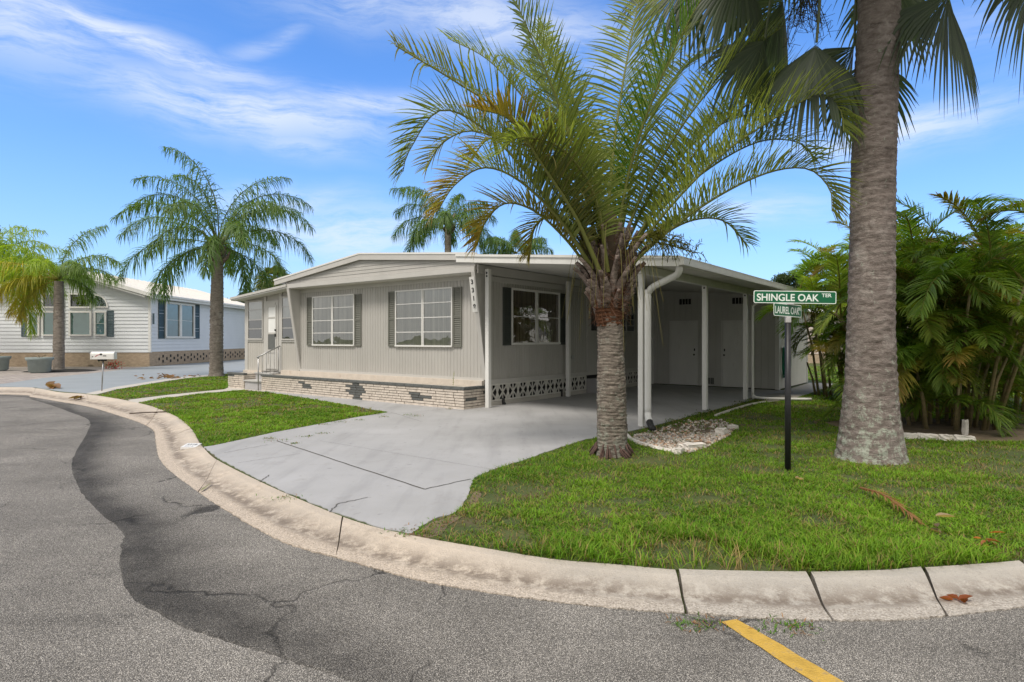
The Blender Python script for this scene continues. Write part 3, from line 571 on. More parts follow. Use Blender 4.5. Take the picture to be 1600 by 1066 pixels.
# porch room at the left end
pz = lambda x: 2.90+(x+10.45)*(.25/3.12)
PW = mat('porch_panel', (.46, .44, .40), .5, .04, 2)
ribbed('porch_wall', PW, house, F7, -10.33, -7.27, .53, 1.50, step=.11)
mb = MB(); mb.prism([(-10.33, 1.5), (-7.27, 1.5), (-7.27, pz(-7.27)-.05), (-10.33, pz(-10.33)-.05)], -.05, -.012, F7); mb.build('porch_upper_wall', WALL, house)
mb = MB()
for a, b in ((-10.34, -10.16), (-9.20, -9.06), (-8.33, -8.18)): mb.box(a, b, -.002, .018, .54, pz(a)-.06, T=F7)
mb.box(-10.16, -9.20, .0, .03, 1.47, 1.54, T=F7); mb.box(-8.18, -7.30, .0, .03, 1.46, 1.53, T=F7); mb.build('porch_trim', TRIM, house)
mb = MB(); mb.prism([(-10.50, 2.895), (-7.26, 3.155), (-7.26, 3.06), (-10.50, 2.80)], .40, -12.6, F7); mb.build('porch_roof', ROOFM, house)
mb = MB(); mb.prism([(-10.52, 2.91), (-7.30, 3.168), (-7.30, 3.10), (-10.52, 2.84)], .43, .402, F7); mb.build('porch_fascia', TRIM, house)
SHADE = mat('window_shade', (.78, .78, .76), .6, .05, 3)
LOWSCR = mat('grey_screen', (.15, .15, .145), .6, .12, 5)
for a0, a1, z0, z1 in ((-10.13, -9.22, 1.54, 2.80), (-8.16, -7.34, 1.53, 2.86)):
    w_ = window(house, F7, a0, a1, z0, z1, [.5, .27, .76], None, TRIM, SHADE, GLASS, .04)
    mb = MB(); mb.box(a0+.04, a1-.04, .0185, .0215, z0+.03, (z0+z1)/2, T=F7); mb.build('insect_screen', LOWSCR, w_)
mb = MB(); mb.box(-9.05, -8.34, .004, .03, .60, 2.76, T=F7); door = mb.build('screen_door', TRIM, house)
mb = MB()
for a, b in ((-8.97, -8.90), (-8.49, -8.42)): mb.box(a, b, .030, .045, .62, 2.62, T=F7)
for a, b in ((.62, .75), (1.12, 1.22), (1.70, 1.76), (2.20, 2.25), (2.55, 2.68)): mb.box(-8.90, -8.49, .030, .045, a, b, T=F7)
mb.build('door_frame', TRIM, door)
DG = mat('door_mesh', (.12, .125, .12), .5, .1, 6)
mb = MB(); mb.add([F7(-8.9, .033, 1.2), F7(-8.49, .033, 1.2), F7(-8.49, .033, 1.72), F7(-8.9, .033, 1.72)], [(0, 1, 2, 3)]); mb.build('door_screen', DG, door)
mb = MB(); mb.box(-8.9, -8.49, .031, .034, 1.76, 2.55, T=F7); mb.build('door_blind', SHADE, door)
mb = MB(); mb.box(-8.47, -8.44, .045, .085, 1.62, 1.72, T=F7); mb.box(-8.47, -8.44, .045, .085, 1.80, 1.86, T=F7); mb.build('door_handle', INK, door)
mb = MB(); mb.box(-10.33, -10.27, .70, 13.2, .3, 2.85); mb.box(-10.35, -10.33, 1.2, 1.26, .1, 2.8); mb.build('end_wall', WALL, house)
# screened side bay behind the planter end: post, rails, dark mesh, downpipe
mb = MB(); mb.box(-10.86, -10.76, 2.9, 3.0, 0, 2.75); mb.build('post', WHITE, house)
mb = MB(); mb.tube([(-10.62, 2.3, 2.72), (-10.60, 2.3, 2.60), (-10.64, 2.4, 2.52), (-10.70, 2.5, 2.40), (-10.70, 2.5, .1)], .045, 10); mb.build('downpipe', WHITE, house, smooth=True)
mb = MB(); mb.box(-10.52, -10.49, 1.3, 12, .05, 2.75); mb.build('screen_panel', DARK, house)
mb = MB()
for z in (.55, 1.75): mb.box(-10.56, -10.52, 1.3, 12, z, z+.06)
mb.build('screen_rail', WHITE, house)
# front windows and shutters
for a0, a1, m_ in ((-6.56, -4.63, -5.61), (-2.97, -.97, -1.97)):
    window(house, F7, a0, a1, 1.37, 2.79, [.25, .5, .75], [m_])
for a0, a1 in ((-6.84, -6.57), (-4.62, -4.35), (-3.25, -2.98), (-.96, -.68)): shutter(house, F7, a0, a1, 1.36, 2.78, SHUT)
# side wall under the carport
S0 = SIDE(-.02)
ribbed('side_wall', WALL, house, S0, .74, 9.6, .60, 3.22)
mb = MB(); mb.box(.72, 9.6, 0, .02, 2.88, 3.0, T=S0); mb.box(.72, 9.6, 0, .028, .51, .61, T=S0); mb.build('side_trim', TRIM, house)
window(house, S0, 1.69, 3.82, 1.42, 2.79, [.5], [2.75], WHITE, CURT2, GLASS, .055)
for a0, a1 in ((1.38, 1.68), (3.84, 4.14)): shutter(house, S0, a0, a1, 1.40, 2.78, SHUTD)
window(house, S0, 7.10, 8.30, 1.78, 2.38, [.33, .66], [7.7], TRIM, DARK, GLASS2, .035)
def slab_door(parent, T, a0, a1, z0, z1, knob, win=None, m=TRIM, name='door'):
    mb = MB(); mb.box(a0+.05, a1-.05, .0, .022, z0, z1-.05, T=T); d = mb.build(name, m, parent)
    mb = MB(); mb.box(a0, a0+.045, -.002, .034, z0, z1, T=T); mb.box(a1-.045, a1, -.002, .034, z0, z1, T=T); mb.box(a0+.045, a1-.045, -.002, .034, z1-.045, z1, T=T); mb.build('door_frame', m, d)
    mb = MB(); mb.tube([T(knob, .022, z0+1.0), T(knob, .075, z0+1.0)], [.018, .030], 10); mb.box(knob-.02, knob+.02, .022, .03, z0+1.12, z0+1.2, T=T); mb.build('door_handle', INK, d, smooth=True)
    if win:
        mb = MB(); mb.box(win[0], win[1], .0225, .030, win[2], win[3], T=T); mb.build('door_window', GLASS2, d)
    return d
slab_door(house, S0, 5.25, 6.15, .60, 2.72, 6.0, (5.5, 5.9, 1.8, 2.5))
slab_door(house, S0, 8.62, 9.50, .22, 2.82, 8.75, (8.9, 9.22, 2.02, 2.72))
# pierced block skirting
mb = MB(); bw = .014
def bar(a0, z0, a1, z1, w=bw, d0=.004, d1=.03):
    L = math.hypot(a1-a0, z1-z0); nx, nz = -(z1-z0)/L*w/2, (a1-a0)/L*w/2
    mb.prism([(a0-nx, z0-nz), (a1-nx, z1-nz), (a1+nx, z1+nz), (a0+nx, z0+nz)], d0, d1, S0)
def pierced(y0, y1, z0=.11, z1=.50, c=.40):
    n = round((y1-y0)/c); c = (y1-y0)/n
    for i in range(n):
        a = y0+i*c; b = a+c; m_ = (a+b)/2; zm = (z0+z1)/2
        bar(a, z0, a, z1, .022, .0, .035); bar(m_, z0, m_, z1, .022, .002, .028)
        for s, e in ((a, b), ): bar(a, z0, b, z1, .024, .004, .0305); bar(a, z1, b, z0, .024, .0035, .031); bar(a, zm, a+c*.22, z1, .022, .005, .0315); bar(a, zm, a+c*.22, z0, .022, .0045, .032); bar(b, zm, b-c*.22, z1, .022, .005, .0315); bar(b, zm, b-c*.22, z0, .022, .0045, .032)
    bar(y1, z0, y1, z1, .03, .0, .035); bar(y0, z0+.012, y1, z0+.012, .03, .001, .0345); bar(y0, z1-.008, y1, z1-.008, .03, .0015, .034)
pierced(.76, 5.2); pierced(7.0, 8.6)
mb.build('pierced_skirting', mat('skirting_paint', (.60, .58, .53), .6, .08, 4), house)
mb = MB(); mb.box(.74, 9.6, -.06, -.02, 0, .51, T=S0); mb.build('skirting_void', DARK, house)
mb = MB(); mb.box(.73, 5.2, -.02, .04, 0, .10, T=S0); mb.box(6.2, 9.5, -.02, .04, 0, .10, T=S0); mb.build('skirting_base', PATHM, house)
mb = MB(); mb.box(5.2, 6.25, .04, .75, 0, .22, T=S0); mb.box(5.2, 6.25, .04, .40, .22, .42, T=S0); mb.build('side_step', mat('step_paint', (.30, .29, .29), .7, .08, 4), house)
mb = MB(); mb.box(4.44, 4.54, .0, .03, 1.0, 1.1, T=S0); mb.build('outlet_box', GREYMETAL, house)
mb = MB(); mb.tube([S0(1.35, .05, 0), S0(1.35, .05, .16)], .035, 8); mb.tube([S0(1.33, .05, .1), S0(1.33, .12, .02)], .03, 8); mb.tube([S0(3.88, .05, 0), S0(3.88, .05, .2)], .03, 8); mb.build('vent_pipe', INK, house, smooth=True)
# back and hidden walls so the house is a closed volume
mb = MB(); mb.box(-7.2, -.1, 13.2, 13.3, 0, 3.2); mb.box(-10.3, -7.2, 13.2, 13.28, 0, 2.8); mb.box(-.1, -.02, 9.6, 13.25, 0, 3.1); mb.build('rear_wall', WALL, house)
# house number board on the slanting trim
cdir = Vector((0, .38, -2.41)).normalized()
nb = MB()
def NT(a, d, z):  # a across, d outward, z along the slanting trim upward
    o = Vector((-.045, .318, 2.93)); up = -cdir; out = Vector((0, -1, -.157)).normalized(); return tuple(o+Vector((1, 0, 0))*a+up*z+out*d)
nb.box(-.075, .075, .0, .014, -.78, .01, T=NT); nbo = nb.build('number_board', WHITE, house)
for i, ch in enumerate('3318'):
    up = -cdir; out = Vector((0, -1, -.157)).normalized(); o = Vector(NT(0, .016, -.15-.185*i))
    M4 = Matrix(((1, up.x*1, out.x, o.x), (0, up.y, out.y, o.y), (0, up.z, out.z, o.z), (0, 0, 0, 1)))
    text(ch, .105, INK, nbo, M4, .002, 1.1, .004, 'digit', 'CENTER')

# ---- carport (a roof on posts along the side wall)
cp = empty('carport', 'white flat carport roof on square posts at the right side of the beige home', 'carport', HO, HA)
cz = lambda x: 3.345-(x-.07)*(3.345-2.90)/4.93
mb = MB(); mb.prism([(.075, cz(.075)), (5.0, 2.90), (5.0, 2.80), (.075, cz(.075)-.10)], .02, -13.9, FRONT(-.28)); mb.build('roof_deck', ROOFM, cp)
mb = MB()
for i in range(14):
    y0 = -.25+i*1.0; mb.prism([(.08, cz(.08)-.103), (4.95, cz(4.95)-.103), (4.95, cz(4.95)-.112), (.08, cz(.08)-.112)], -y0-.01, -y0-.985, FRONT(0))
mb.build('ceiling_panels', SOFFIT, cp)
mb = MB(); mb.prism([(.07, cz(.07)-.005), (5.02, 2.892), (5.02, 2.745), (.07, cz(.07)-.15)], .0, .03, FRONT(-.30)); mb.build('front_fascia', WHITE, cp)
mb = MB(); mb.prism([(.07, cz(.07)+.015), (5.06, 2.915), (5.06, 2.865), (.07, cz(.07)-.03)], .034, .055, FRONT(-.30)); mb.build('fascia_lip', WHITE, cp)
mb = MB(); E_ = SIDE(5.0); mb.box(-.32, 13.6, .0, .03, 2.76, 2.925, T=E_); mb.box(-.33, 13.6, .03, .11, 2.765, 2.785, T=E_); mb.box(-.33, 13.6, .095, .112, 2.785, 2.89, T=E_); mb.box(-.34, 13.6, .03, .118, 2.878, 2.893, T=E_); mb.box(-.338, -.328, .03, .11, 2.766, 2.89, T=E_); mb.build('gutter', WHITE, cp)
mb = MB(); mb.box(4.16, 4.26, -.15, 9.6, 2.70, 2.775); mb.box(4.17, 4.25, .02, 9.6, 2.775, 2.85); mb.build('edge_beam', WHITE, cp)
mb = MB(); mb.box(.02, .07, .4, 9.6, 3.02, 3.22); mb.build('ledger', TRIM, cp)
for x, y, w, h in ((.19, .60, .05, 3.12), (.16, 4.0, .05, 3.1), (4.2, 0, .045, 2.70), (4.2, 3.15, .05, 2.70), (4.2, 6.05, .05, 2.70)):
    mb = MB(); mb.box(x-w, x+w, y-w, y+w, .01, h)
    mb.build('post', WHITE, cp, bevel=.006)
mb = MB(); 
for x, y in ((4.2, 3.15), (4.2, 6.05), (.19, .60)):
    zt = 2.80 if x > 1 else 3.1
    mb.box(x-.02, x+.02, y-.058, y-.0505, zt-.16, zt-.12); mb.box(x-.02, x+.02, y-.058, y-.0505, zt-.09, zt-.05)
mb.build('bolt_plate', INK, cp)
# downpipes
DP = [(4.98, -.20, 2.76), (4.97, -.19, 2.68), (4.90, -.15, 2.62), (4.60, -.06, 2.52), (4.42, -.02, 2.45), (4.335, 0, 2.36), (4.325, 0, 2.25), (4.325, 0, .36), (4.325, 0, .26), (4.36, -.06, .18), (4.44, -.16, .10)]
mb = MB(); mb.tube([Vector(p) for p in smooth_line(DP, 4)], .058, 12, square=False); mb.build('downpipe', WHITE, cp, smooth=True)
mb = MB(); mb.tube([(4.42, -.14, .12), (4.50, -.24, .06), (4.60, -.38, .035)], [.062, .055, .05], 10); mb.build('downpipe_boot', INK, cp, smooth=True)
DP = [(4.98, 6.3, 2.76), (4.9, 6.25, 2.66), (4.5, 6.2, 2.5), (4.36, 6.18, 2.4), (4.34, 6.18, 2.2), (4.34, 6.18, .22), (4.38, 6.16, .10), (4.52, 6.2, .055), (5.05, 6.42, .045), (5.6, 6.75, .045)]
mb = MB(); mb.tube([Vector(p) for p in smooth_line(DP, 4)], .035, 10); mb.build('downpipe', WHITE, cp, smooth=True)

# ---- storage shed closing the back of the carport
sh = empty('storage_shed', 'grooved storage shed with two plain doors closing the back of the carport', 'shed', HO, HA)
SHW = mat('shed_siding', (.52, .51, .48), .55, .05, 1.5)
ribbed('front_wall', SHW, sh, FRONT(9.62), .03, 4.1, .03, lambda x: cz(x)-.12, step=.2)
ribbed('side_wall', mat('cream_siding', (.58, .56, .50), .55, .05, 2), sh, SIDE(4.12), 9.66, 13.4, .03, 2.72, step=.2)
for bx in ((4.03, 4.15, 9.57, 9.70, .02, 2.80), (.0, .09, 9.57, 9.61, .02, 3.0), (4.06, 4.14, 13.4, 13.48, .02, 2.72)): MB().box(*bx).build('corner_trim', WHITE, sh)
mb = MB(); mb.box(.03, 4.1, 13.38, 13.44, .02, 2.7); mb.build('rear_wall', SHW, sh)
FS = FRONT(9.61)
slab_door(sh, FS, .66, 1.64, .04, 2.16, 1.52, None, WHITE); slab_door(sh, FS, 2.40, 3.40, .04, 2.14, 2.50, None, WHITE)
for a0, a1, z0, z1 in ((1.0, 1.40, 2.70, 2.88), (2.74, 3.14, 2.66, 2.85), (1.95, 2.15, .10, .30)):
    mb = MB(); mb.box(a0, a1, .0, .012, z0, z1, T=FS); v = mb.build('vent', DARK, sh)
    mb = MB(); mb.box(a0-.02, a0, .0, .02, z0-.02, z1+.02, T=FS); mb.box(a1, a1+.02, .0, .02, z0-.02, z1+.02, T=FS)
    for k in range(1, 4): mb.box(a0+(a1-a0)*k/4-.008, a0+(a1-a0)*k/4+.008, .012, .02, z0, z1, T=FS)
    mb.build('vent_frame', SHW, v)
hs = empty('garden_hose', 'green garden hose hanging in loops on the side of the shed', 'hose', HO, HA)
mb = MB()
for k in range(9):
    a = 10.02+k*.014; wv_ = .17+.02*(k % 3); z1 = 1.30-.02*(k % 4); z0 = .36+.05*((k*5) % 7)/3
    pts = [(4.17+.016*k, a+wv_*math.cos(t), (z0+z1)/2+(z1-z0)/2*math.sin(t)) for t in np.linspace(0, 2*math.pi, 26)]
    mb.tube(pts, .016, 7)
mb.tube([(4.22, 10.2, .42), (4.24, 10.05, .2), (4.25, 10.1, .05)], .014, 7); mb.build('hose_coil', HOSE, hs, smooth=True)
mb = MB(); mb.box(4.13, 4.32, 10.08, 10.30, 1.22, 1.27); mb.build('hanger', GREYMETAL, hs)

# ---- brick planter
pl = empty('brick_planter', 'low cream brick planter with grey diamond patterns along the front of the beige home', 'planter', HO, HA)
diam = [(-5.98, 2.2, .30, .28), (-3.73, 3.0, .26, 1.0), (-1.42, 3.0, .33, .3)]
def bricks(mb, T, a0, a1, z0, z1, n, seed, dia=True):
    r = random.Random(seed); h = (z1-z0)/n
    for k in range(n):
        a = a0-(.2 if k % 2 else 0)-r.random()*.08; zc = z0+(k+.5)*h
        while a < a1:
            L = r.choice([.26, .30, .38, .42]); s = max(a, a0); e = min(a+L-.016, a1)
            if e-s > .03:
                m = (s+e)/2; g = 0
                if dia:
                    if abs(m+3.73) < .36*(1-abs(k-(n-1)/2)/(n/2))+.04: g = 1
                    if k in (n-2, n-3) and abs(m+5.98+.12*(k == n-2)) < .17 : g = 1
                    if k == n-4 and abs(m+5.85) < .14: g = 1
                    if k in (n-3, n-4) and abs(m+1.45-.1*(k == n-4)) < .2: g = 1
                    if k == n-5 and abs(m+1.4) < .16: g = 1
                elif r.random() < .06: g = 1
                d = r.uniform(-.003, .005)
                mb.box(s, e, -.05, d, z0+k*h+.005, z0+(k+1)*h-.009, g, T=T)
            a += L
FP = FRONT(0.0)
mb = MB(); bricks(mb, FP, -8.15, 0, .0, .435, 7, 3); bricks(mb, SIDE(0), .04, .70, .0, .435, 7, 4, False); bricks(mb, LEFTS(-8.15), .04, .7, .0, .435, 7, 5, False)
mb.build('brickwork', [CREAMBRICK, GREYBRICK], pl, recalc=True); mb = MB()
bricks(mb, FP, -10.12, -9.15, .0, .435, 7, 6, False); bricks(mb, SIDE(-9.15), .04, .6, .0, .435, 7, 8, False); bricks(mb, LEFTS(-10.12), .04, .66, 0, .435, 7, 9, False)
mb.build('brickwork', [CREAMBRICK, GREYBRICK], pl, recalc=True)
mb = MB(); mb.box(-8.13, -.02, .02, .67, 0, .43); mb.box(-10.10, -9.17, .02, .67, 0, .43); mb.build('core', MORTAR, pl)
for a0, a1 in ((-8.17, .02), (-10.14, -9.13)):
    mb = MB(); a = a0
    while a < a1-.05: e = min(a+.30, a1); mb.box(a, e-.008, -.02, .10, .436, .495); a = e
    if a0 > -9: mb.box(a1-.12, a1, .104, .40, .436, .494); mb.box(a1-.12, a1, .408, .69, .436, .494)
    mb.build('capping', GREYBRICK, pl, bevel=.004)
mb = MB(); mb.box(-8.12, -.105, .10, .69, .42, .468); mb.box(-10.1, -9.2, .10, .69, .42, .468); mb.build('gravel_fill', mat('pale_gravel', (.38, .33, .27), .95, 0, 30, 1, 60, col2=(.62, .57, .50)), pl)
mb = MB(); mb.box(-8.10, .0, .60, .695, .47, .60); mb.box(-10.3, -9.2, .60, .695, .47, .54); mb.build('stucco_ledge', mat('stucco', (.56, .50, .43), .9, .1, 5, .3, 40, dirt=((.35, .25, .18), 4, .58, .6)), pl)
STEP = mat('grey_step_paint', (.40, .39, .39), .6, .06, 4)
mb = MB(); mb.box(-9.15, -8.155, .03, .69, .0, .25); mb.box(-9.15, -8.155, .38, .69, .25, .47); mb.build('steps', STEP, pl)
mb = MB(); mb.box(-9.17, -8.15, -.01, .40, .251, .29); mb.box(-9.17, -8.15, .35, .71, .471, .51); mb.build('step_treads', mat('step_nosing', (.48, .47, .45), .6, .06, 4), pl)
hr = empty('handrail', 'thin grey metal handrail beside the front steps of the beige home', 'handrail', HO, HA)
mb = MB(); mb.tube([(-8.22, -.06, .0), (-8.22, -.06, 1.03)], .018, 8); mb.tube([(-8.22, .60, .5), (-8.22, .60, 1.28)], .014, 8); mb.build('rail_post', GREYMETAL, hr, smooth=True)
mb = MB(); mb.tube([(-8.22, -.10, 1.0), (-8.22, .66, 1.34)], .02, 8); mb.build('top_rail', GREYMETAL, hr, smooth=True)
mb = MB()
for k in range(1, 5): y = -.06+k*.13; mb.tube([(-8.22, y, .52), (-8.22, y, 1.0+(y+.1)*.447)], .008, 6)
mb.tube([(-8.22, -.06, .53), (-8.22, .6, .56)], .009, 6); mb.build('baluster', GREYMETAL, hr, smooth=True)

# ================================================================== NEIGHBOUR HOUSE (white, left)
NA = R(2.0); NO = Vector((-20.45, 34.3, 0))
nh = empty('mobile_home', 'white mobile home with horizontal siding and an arched window group, behind the left palms', 'mobile home', NO, NA, 'mobile homes')
NSID = mat('white_lap_siding', (.66, .68, .70), .5, .04, 1)
def lap(name, m, parent, T, a0, a1, z0, z1, step=.2, side=None):
    mb = MB(); z = z0
    while z < (z1-.01):
        e = min(z+step, z1); l0, r0 = (a0, a1) if not side else side(z); l1, r1 = (a0, a1) if not side else side(e)
        if r1 > l1: mb.add([T(l0, .03, z), T(r0, .03, z), T(r1, .0, e), T(l1, .0, e), T(l0, .0, z), T(r0, .0, z)], [(0, 1, 2, 3), (4, 5, 1, 0)])
        z = e
    mb.add([T(a0, -.1, z0), T(a1, -.1, z0), T(a1, -.1, z1), T(a0, -.1, z1)], [(0, 1, 2, 3)]) if not side else None
    return mb.build(name, m, parent, recalc=False)
NF = FRONT(0); RX = -4.5       # ridge x
gz = lambda x: 5.16-(5.16-3.95)*abs(x-RX)/4.7
def gab(z): t = (5.05-max(z, 3.85))/1.2*4.7; return (RX-t if z > 3.85 else -12.2, RX+t if z > 3.85 else 0)
lap('front_wall', NSID, nh, NF, -12.2, 0, .80, 4.0)
def gs(z): t = max(0, (5.40-z)/1.40*4.6); return (RX-t, min(0, RX+t))
lap('gable', NSID, nh, NF, -8.8, -.2, 4.0, 5.35, side=gs)
lap('side_wall', NSID, nh, SIDE(0), 0.0, 15, .83, 4.0)
mb = MB(); mb.box(-.04, .10, -.03, .10, .80, 4.0); mb.build('corner_trim', WHITE, nh)
# roof
NROOF = mat('white_metal_roof', (.60, .58, .55), .5, .06, .8, dirt=((.45, .42, .37), .6, .6, .35))
mb = MB(); mb.prism([(-9.35, 4.10), (RX, 5.52), (.35, 4.10), (.35, 4.0), (RX, 5.41), (-9.35, 4.0)], .45, -15.6, NF); r = mb.build('roof', NROOF, nh)
mb = MB()
for sx in (1, -1):
    for k in range(24):
        y = -.3+k*.65; mb.add([(RX, y, 5.525), (RX+sx*4.8, y, 4.11), (RX+sx*4.8, y+.04, 4.11), (RX, y+.04, 5.525), (RX, y+.02, 5.56), (RX+sx*4.8, y+.02, 4.145)], [(0, 1, 5, 4), (3, 4, 5, 2)])
mb.build('roof_seams', NROOF, nh, recalc=False)
mb = MB(); mb.prism([(-9.4, 4.11), (RX, 5.54), (.38, 4.11), (.38, 3.90), (RX, 5.30), (-9.4, 3.90)], .452, .50, NF); mb.build('fascia', WHITE, nh)
mb = MB(); mb.box(.30, .42, -.45, 15.5, 3.84, 4.06); mb.box(.02, .30, -.2, 15.2, 3.86, 3.90); mb.box(.40, .50, -.45, 15.5, 3.98, 4.08); mb.build('gutter', WHITE, nh)
mb = MB(); mb.prism([(-9.0, 3.98), (RX, 5.30), (0, 3.98), (0, 3.88), (RX, 5.2), (-9.0, 3.88)], .02, .44, NF); mb.build('soffit', WHITE, nh)
TAN = mat('tan_split_block', (.40, .31, .22), .9, .25, 4, .6, 20, stretch=(1, 1, 3))
mb = MB(); bricks(mb, NF, -12.2, .03, .0, .80, 8, 21, False); mb.build('brick_skirt', [TAN, TAN], nh)
mb = MB(); mb.box(-12.2, 0, .0, .04, 0, .8); mb.box(-.05, .03, 0.04, 15, 0, .82); mb.build('skirt_wall', TAN, nh)
mb = MB()
for k in range(34):
    y = .9+k*.42
    for j, z in enumerate((.55, .25) if k % 2 else (.40,)): mb.box(.032, .040, y, y+.16, z-.08, z+.08)
mb.build('skirt_vent', DARK, nh)
NG = mat('teal_curtain', (.30, .62, .57), .6, .06, 2)
def nwin(x0, x1, z0, z1, glass=GLASS, fill=NG, lights=(.5,), T=NF, mull=None): return window(nh, T, x0, x1, z0, z1, list(lights), mull, WHITE, fill, glass, .09, dep=.10, drape=False)
T2 = lambda a, d, z: (a, -d-.02, z)
for x0, x1 in ((-6.62, -5.96), (-5.84, -4.64), (-4.36, -3.12), (-2.98, -2.31)):
    nwin(x0, x1, 1.74, 3.12, T=T2, lights=(.5, ) if x1-x0 < 1 else ())
for x0, x1 in ((-5.84, -4.64), (-4.36, -3.12)): nwin(x0, x1, 3.30, 4.13, T=T2, lights=(), fill=DARK, glass=GLASS2)
for xc, sgn in ((-5.96, -1), (-2.98, 1)):     # quarter-round lights at both ends
    R_q = .76; P = [(xc, 3.32)]+[(xc+sgn*R_q*math.sin(t), 3.32+R_q*math.cos(t)) for t in np.linspace(0, math.pi/2, 12)]
    P2 = [(xc+sgn*.07, 3.39)]+[(xc+sgn*(.07+(R_q-.16)*math.sin(t)), 3.39+(R_q-.16)*math.cos(t)) for t in np.linspace(0, math.pi/2, 12)]
    mb = MB(); mb.prism(P, .02, .07, T2); a = mb.build('arched_window', WHITE, nh)
    mb = MB(); mb.prism(P2, .071, .078, T2); mb.build('pane', GLASS2, a)
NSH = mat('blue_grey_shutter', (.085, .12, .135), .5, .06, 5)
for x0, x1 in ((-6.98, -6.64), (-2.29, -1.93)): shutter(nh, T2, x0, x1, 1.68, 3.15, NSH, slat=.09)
T3 = lambda a, d, z: (.02+d, a, z)
window(nh, T3, 1.58, 5.1, 1.62, 3.78, [.5], [3.32], WHITE, mat('dim_blind', (.30, .36, .36), .7, .1, 3), GLASS2, .12, dep=.10, drape=False)
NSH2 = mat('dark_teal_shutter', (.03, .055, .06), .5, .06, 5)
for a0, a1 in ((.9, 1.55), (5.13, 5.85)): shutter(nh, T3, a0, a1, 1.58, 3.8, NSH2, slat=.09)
mb = MB(); mb.box(-.05+.18, .0+.20, .1, .18, 2.4, 3.0); mb.build('light_fitting', NSH, nh)
# ================================================================== PALMS AND TREES
UP = np.array((0, 0, 1.))
def nrm(v): return v/np.maximum(np.linalg.norm(v, axis=-1, keepdims=True), 1e-9)
def resample(ctrl, M):
    P = np.array(smooth_line([tuple(c) for c in ctrl], 12)); d = np.r_[0, np.cumsum(np.linalg.norm(np.diff(P, axis=0), axis=1))]
    t = np.linspace(0, d[-1], M); return np.stack([np.interp(t, d, P[:, i]) for i in range(3)], 1), d[-1]
def ribbons(P, D, Sd, L, Wd, droop, k=4, fold=.25, prof=(.55, 1, .95, .62, .05), c0=None, c1=None, r=None):
    """leaflets: P start, D direction, Sd width direction, gravity droop; three vertices across for a folded blade"""
    n = len(P); V = np.zeros((n, k+1, 3, 3)); C = np.zeros((n, k+1, 3, 3)); N = nrm(np.cross(Sd, D))
    prof = np.interp(np.linspace(0, 1, k+1), np.linspace(0, 1, len(prof)), prof)
    for j in range(k+1):
        s = j/k; c = P+D*(L*s)[:, None]-UP*(L*droop*s*s)[:, None]; sh = 1-.25*droop*s*s; c = P+(c-P)*np.asarray(sh)[:, None] if np.ndim(sh) else P+(c-P)*sh
        w = (Wd*prof[j]/2)[:, None]; f = 1-fold*.3
        V[:, j, 0] = c-Sd*w*f+N*w*fold; V[:, j, 1] = c-N*w*fold; V[:, j, 2] = c+Sd*w*f+N*w*fold
        C[:, j, :] = (c0+(c1-c0)*s**1.5)[:, None, :]
    base = (np.arange(n)*(k+1)*3)[:, None]; Q = []
    for j in range(k):
        for a in (0, 1): o = j*3+a; Q.append(np.concatenate([base+o, base+o+1, base+o+4, base+o+3], 1))
    return V.reshape(-1, 3), np.concatenate(Q), C.reshape(-1, 3)
def tube_np(P, rad, n=6, col=(.2, .2, .05), squash=1):
    T = nrm(np.gradient(P, axis=0)); h = P[-1]-P[0]; h[2] = 0
    if np.linalg.norm(h) < 1e-3: h = np.array((1., 0, 0))
    Sd = nrm(np.cross(h, UP)); N = nrm(np.cross(Sd, T)); th = np.arange(n)*2*np.pi/n; rad = np.asarray(rad)[:, None, None]
    V = P[:, None]+rad*(np.cos(th)[None, :, None]*Sd+squash*np.sin(th)[None, :, None]*N[:, None])
    m = len(P); i = np.arange(m-1)[:, None]*n; j = np.arange(n)[None]; Q = np.stack([i+j, i+(j+1) % n, i+n+(j+1) % n, i+n+j], -1).reshape(-1, 4)
    return V.reshape(-1, 3), Q, np.tile(np.array(col, float), (m*n, 1))
def join(parts):
    Vs, Qs, Cs, o = [], [], [], 0
    for V, Q, C in parts: Vs.append(V); Qs.append(Q+o); Cs.append(C); o += len(V)
    return np.concatenate(Vs), np.concatenate(Qs), np.concatenate(Cs)
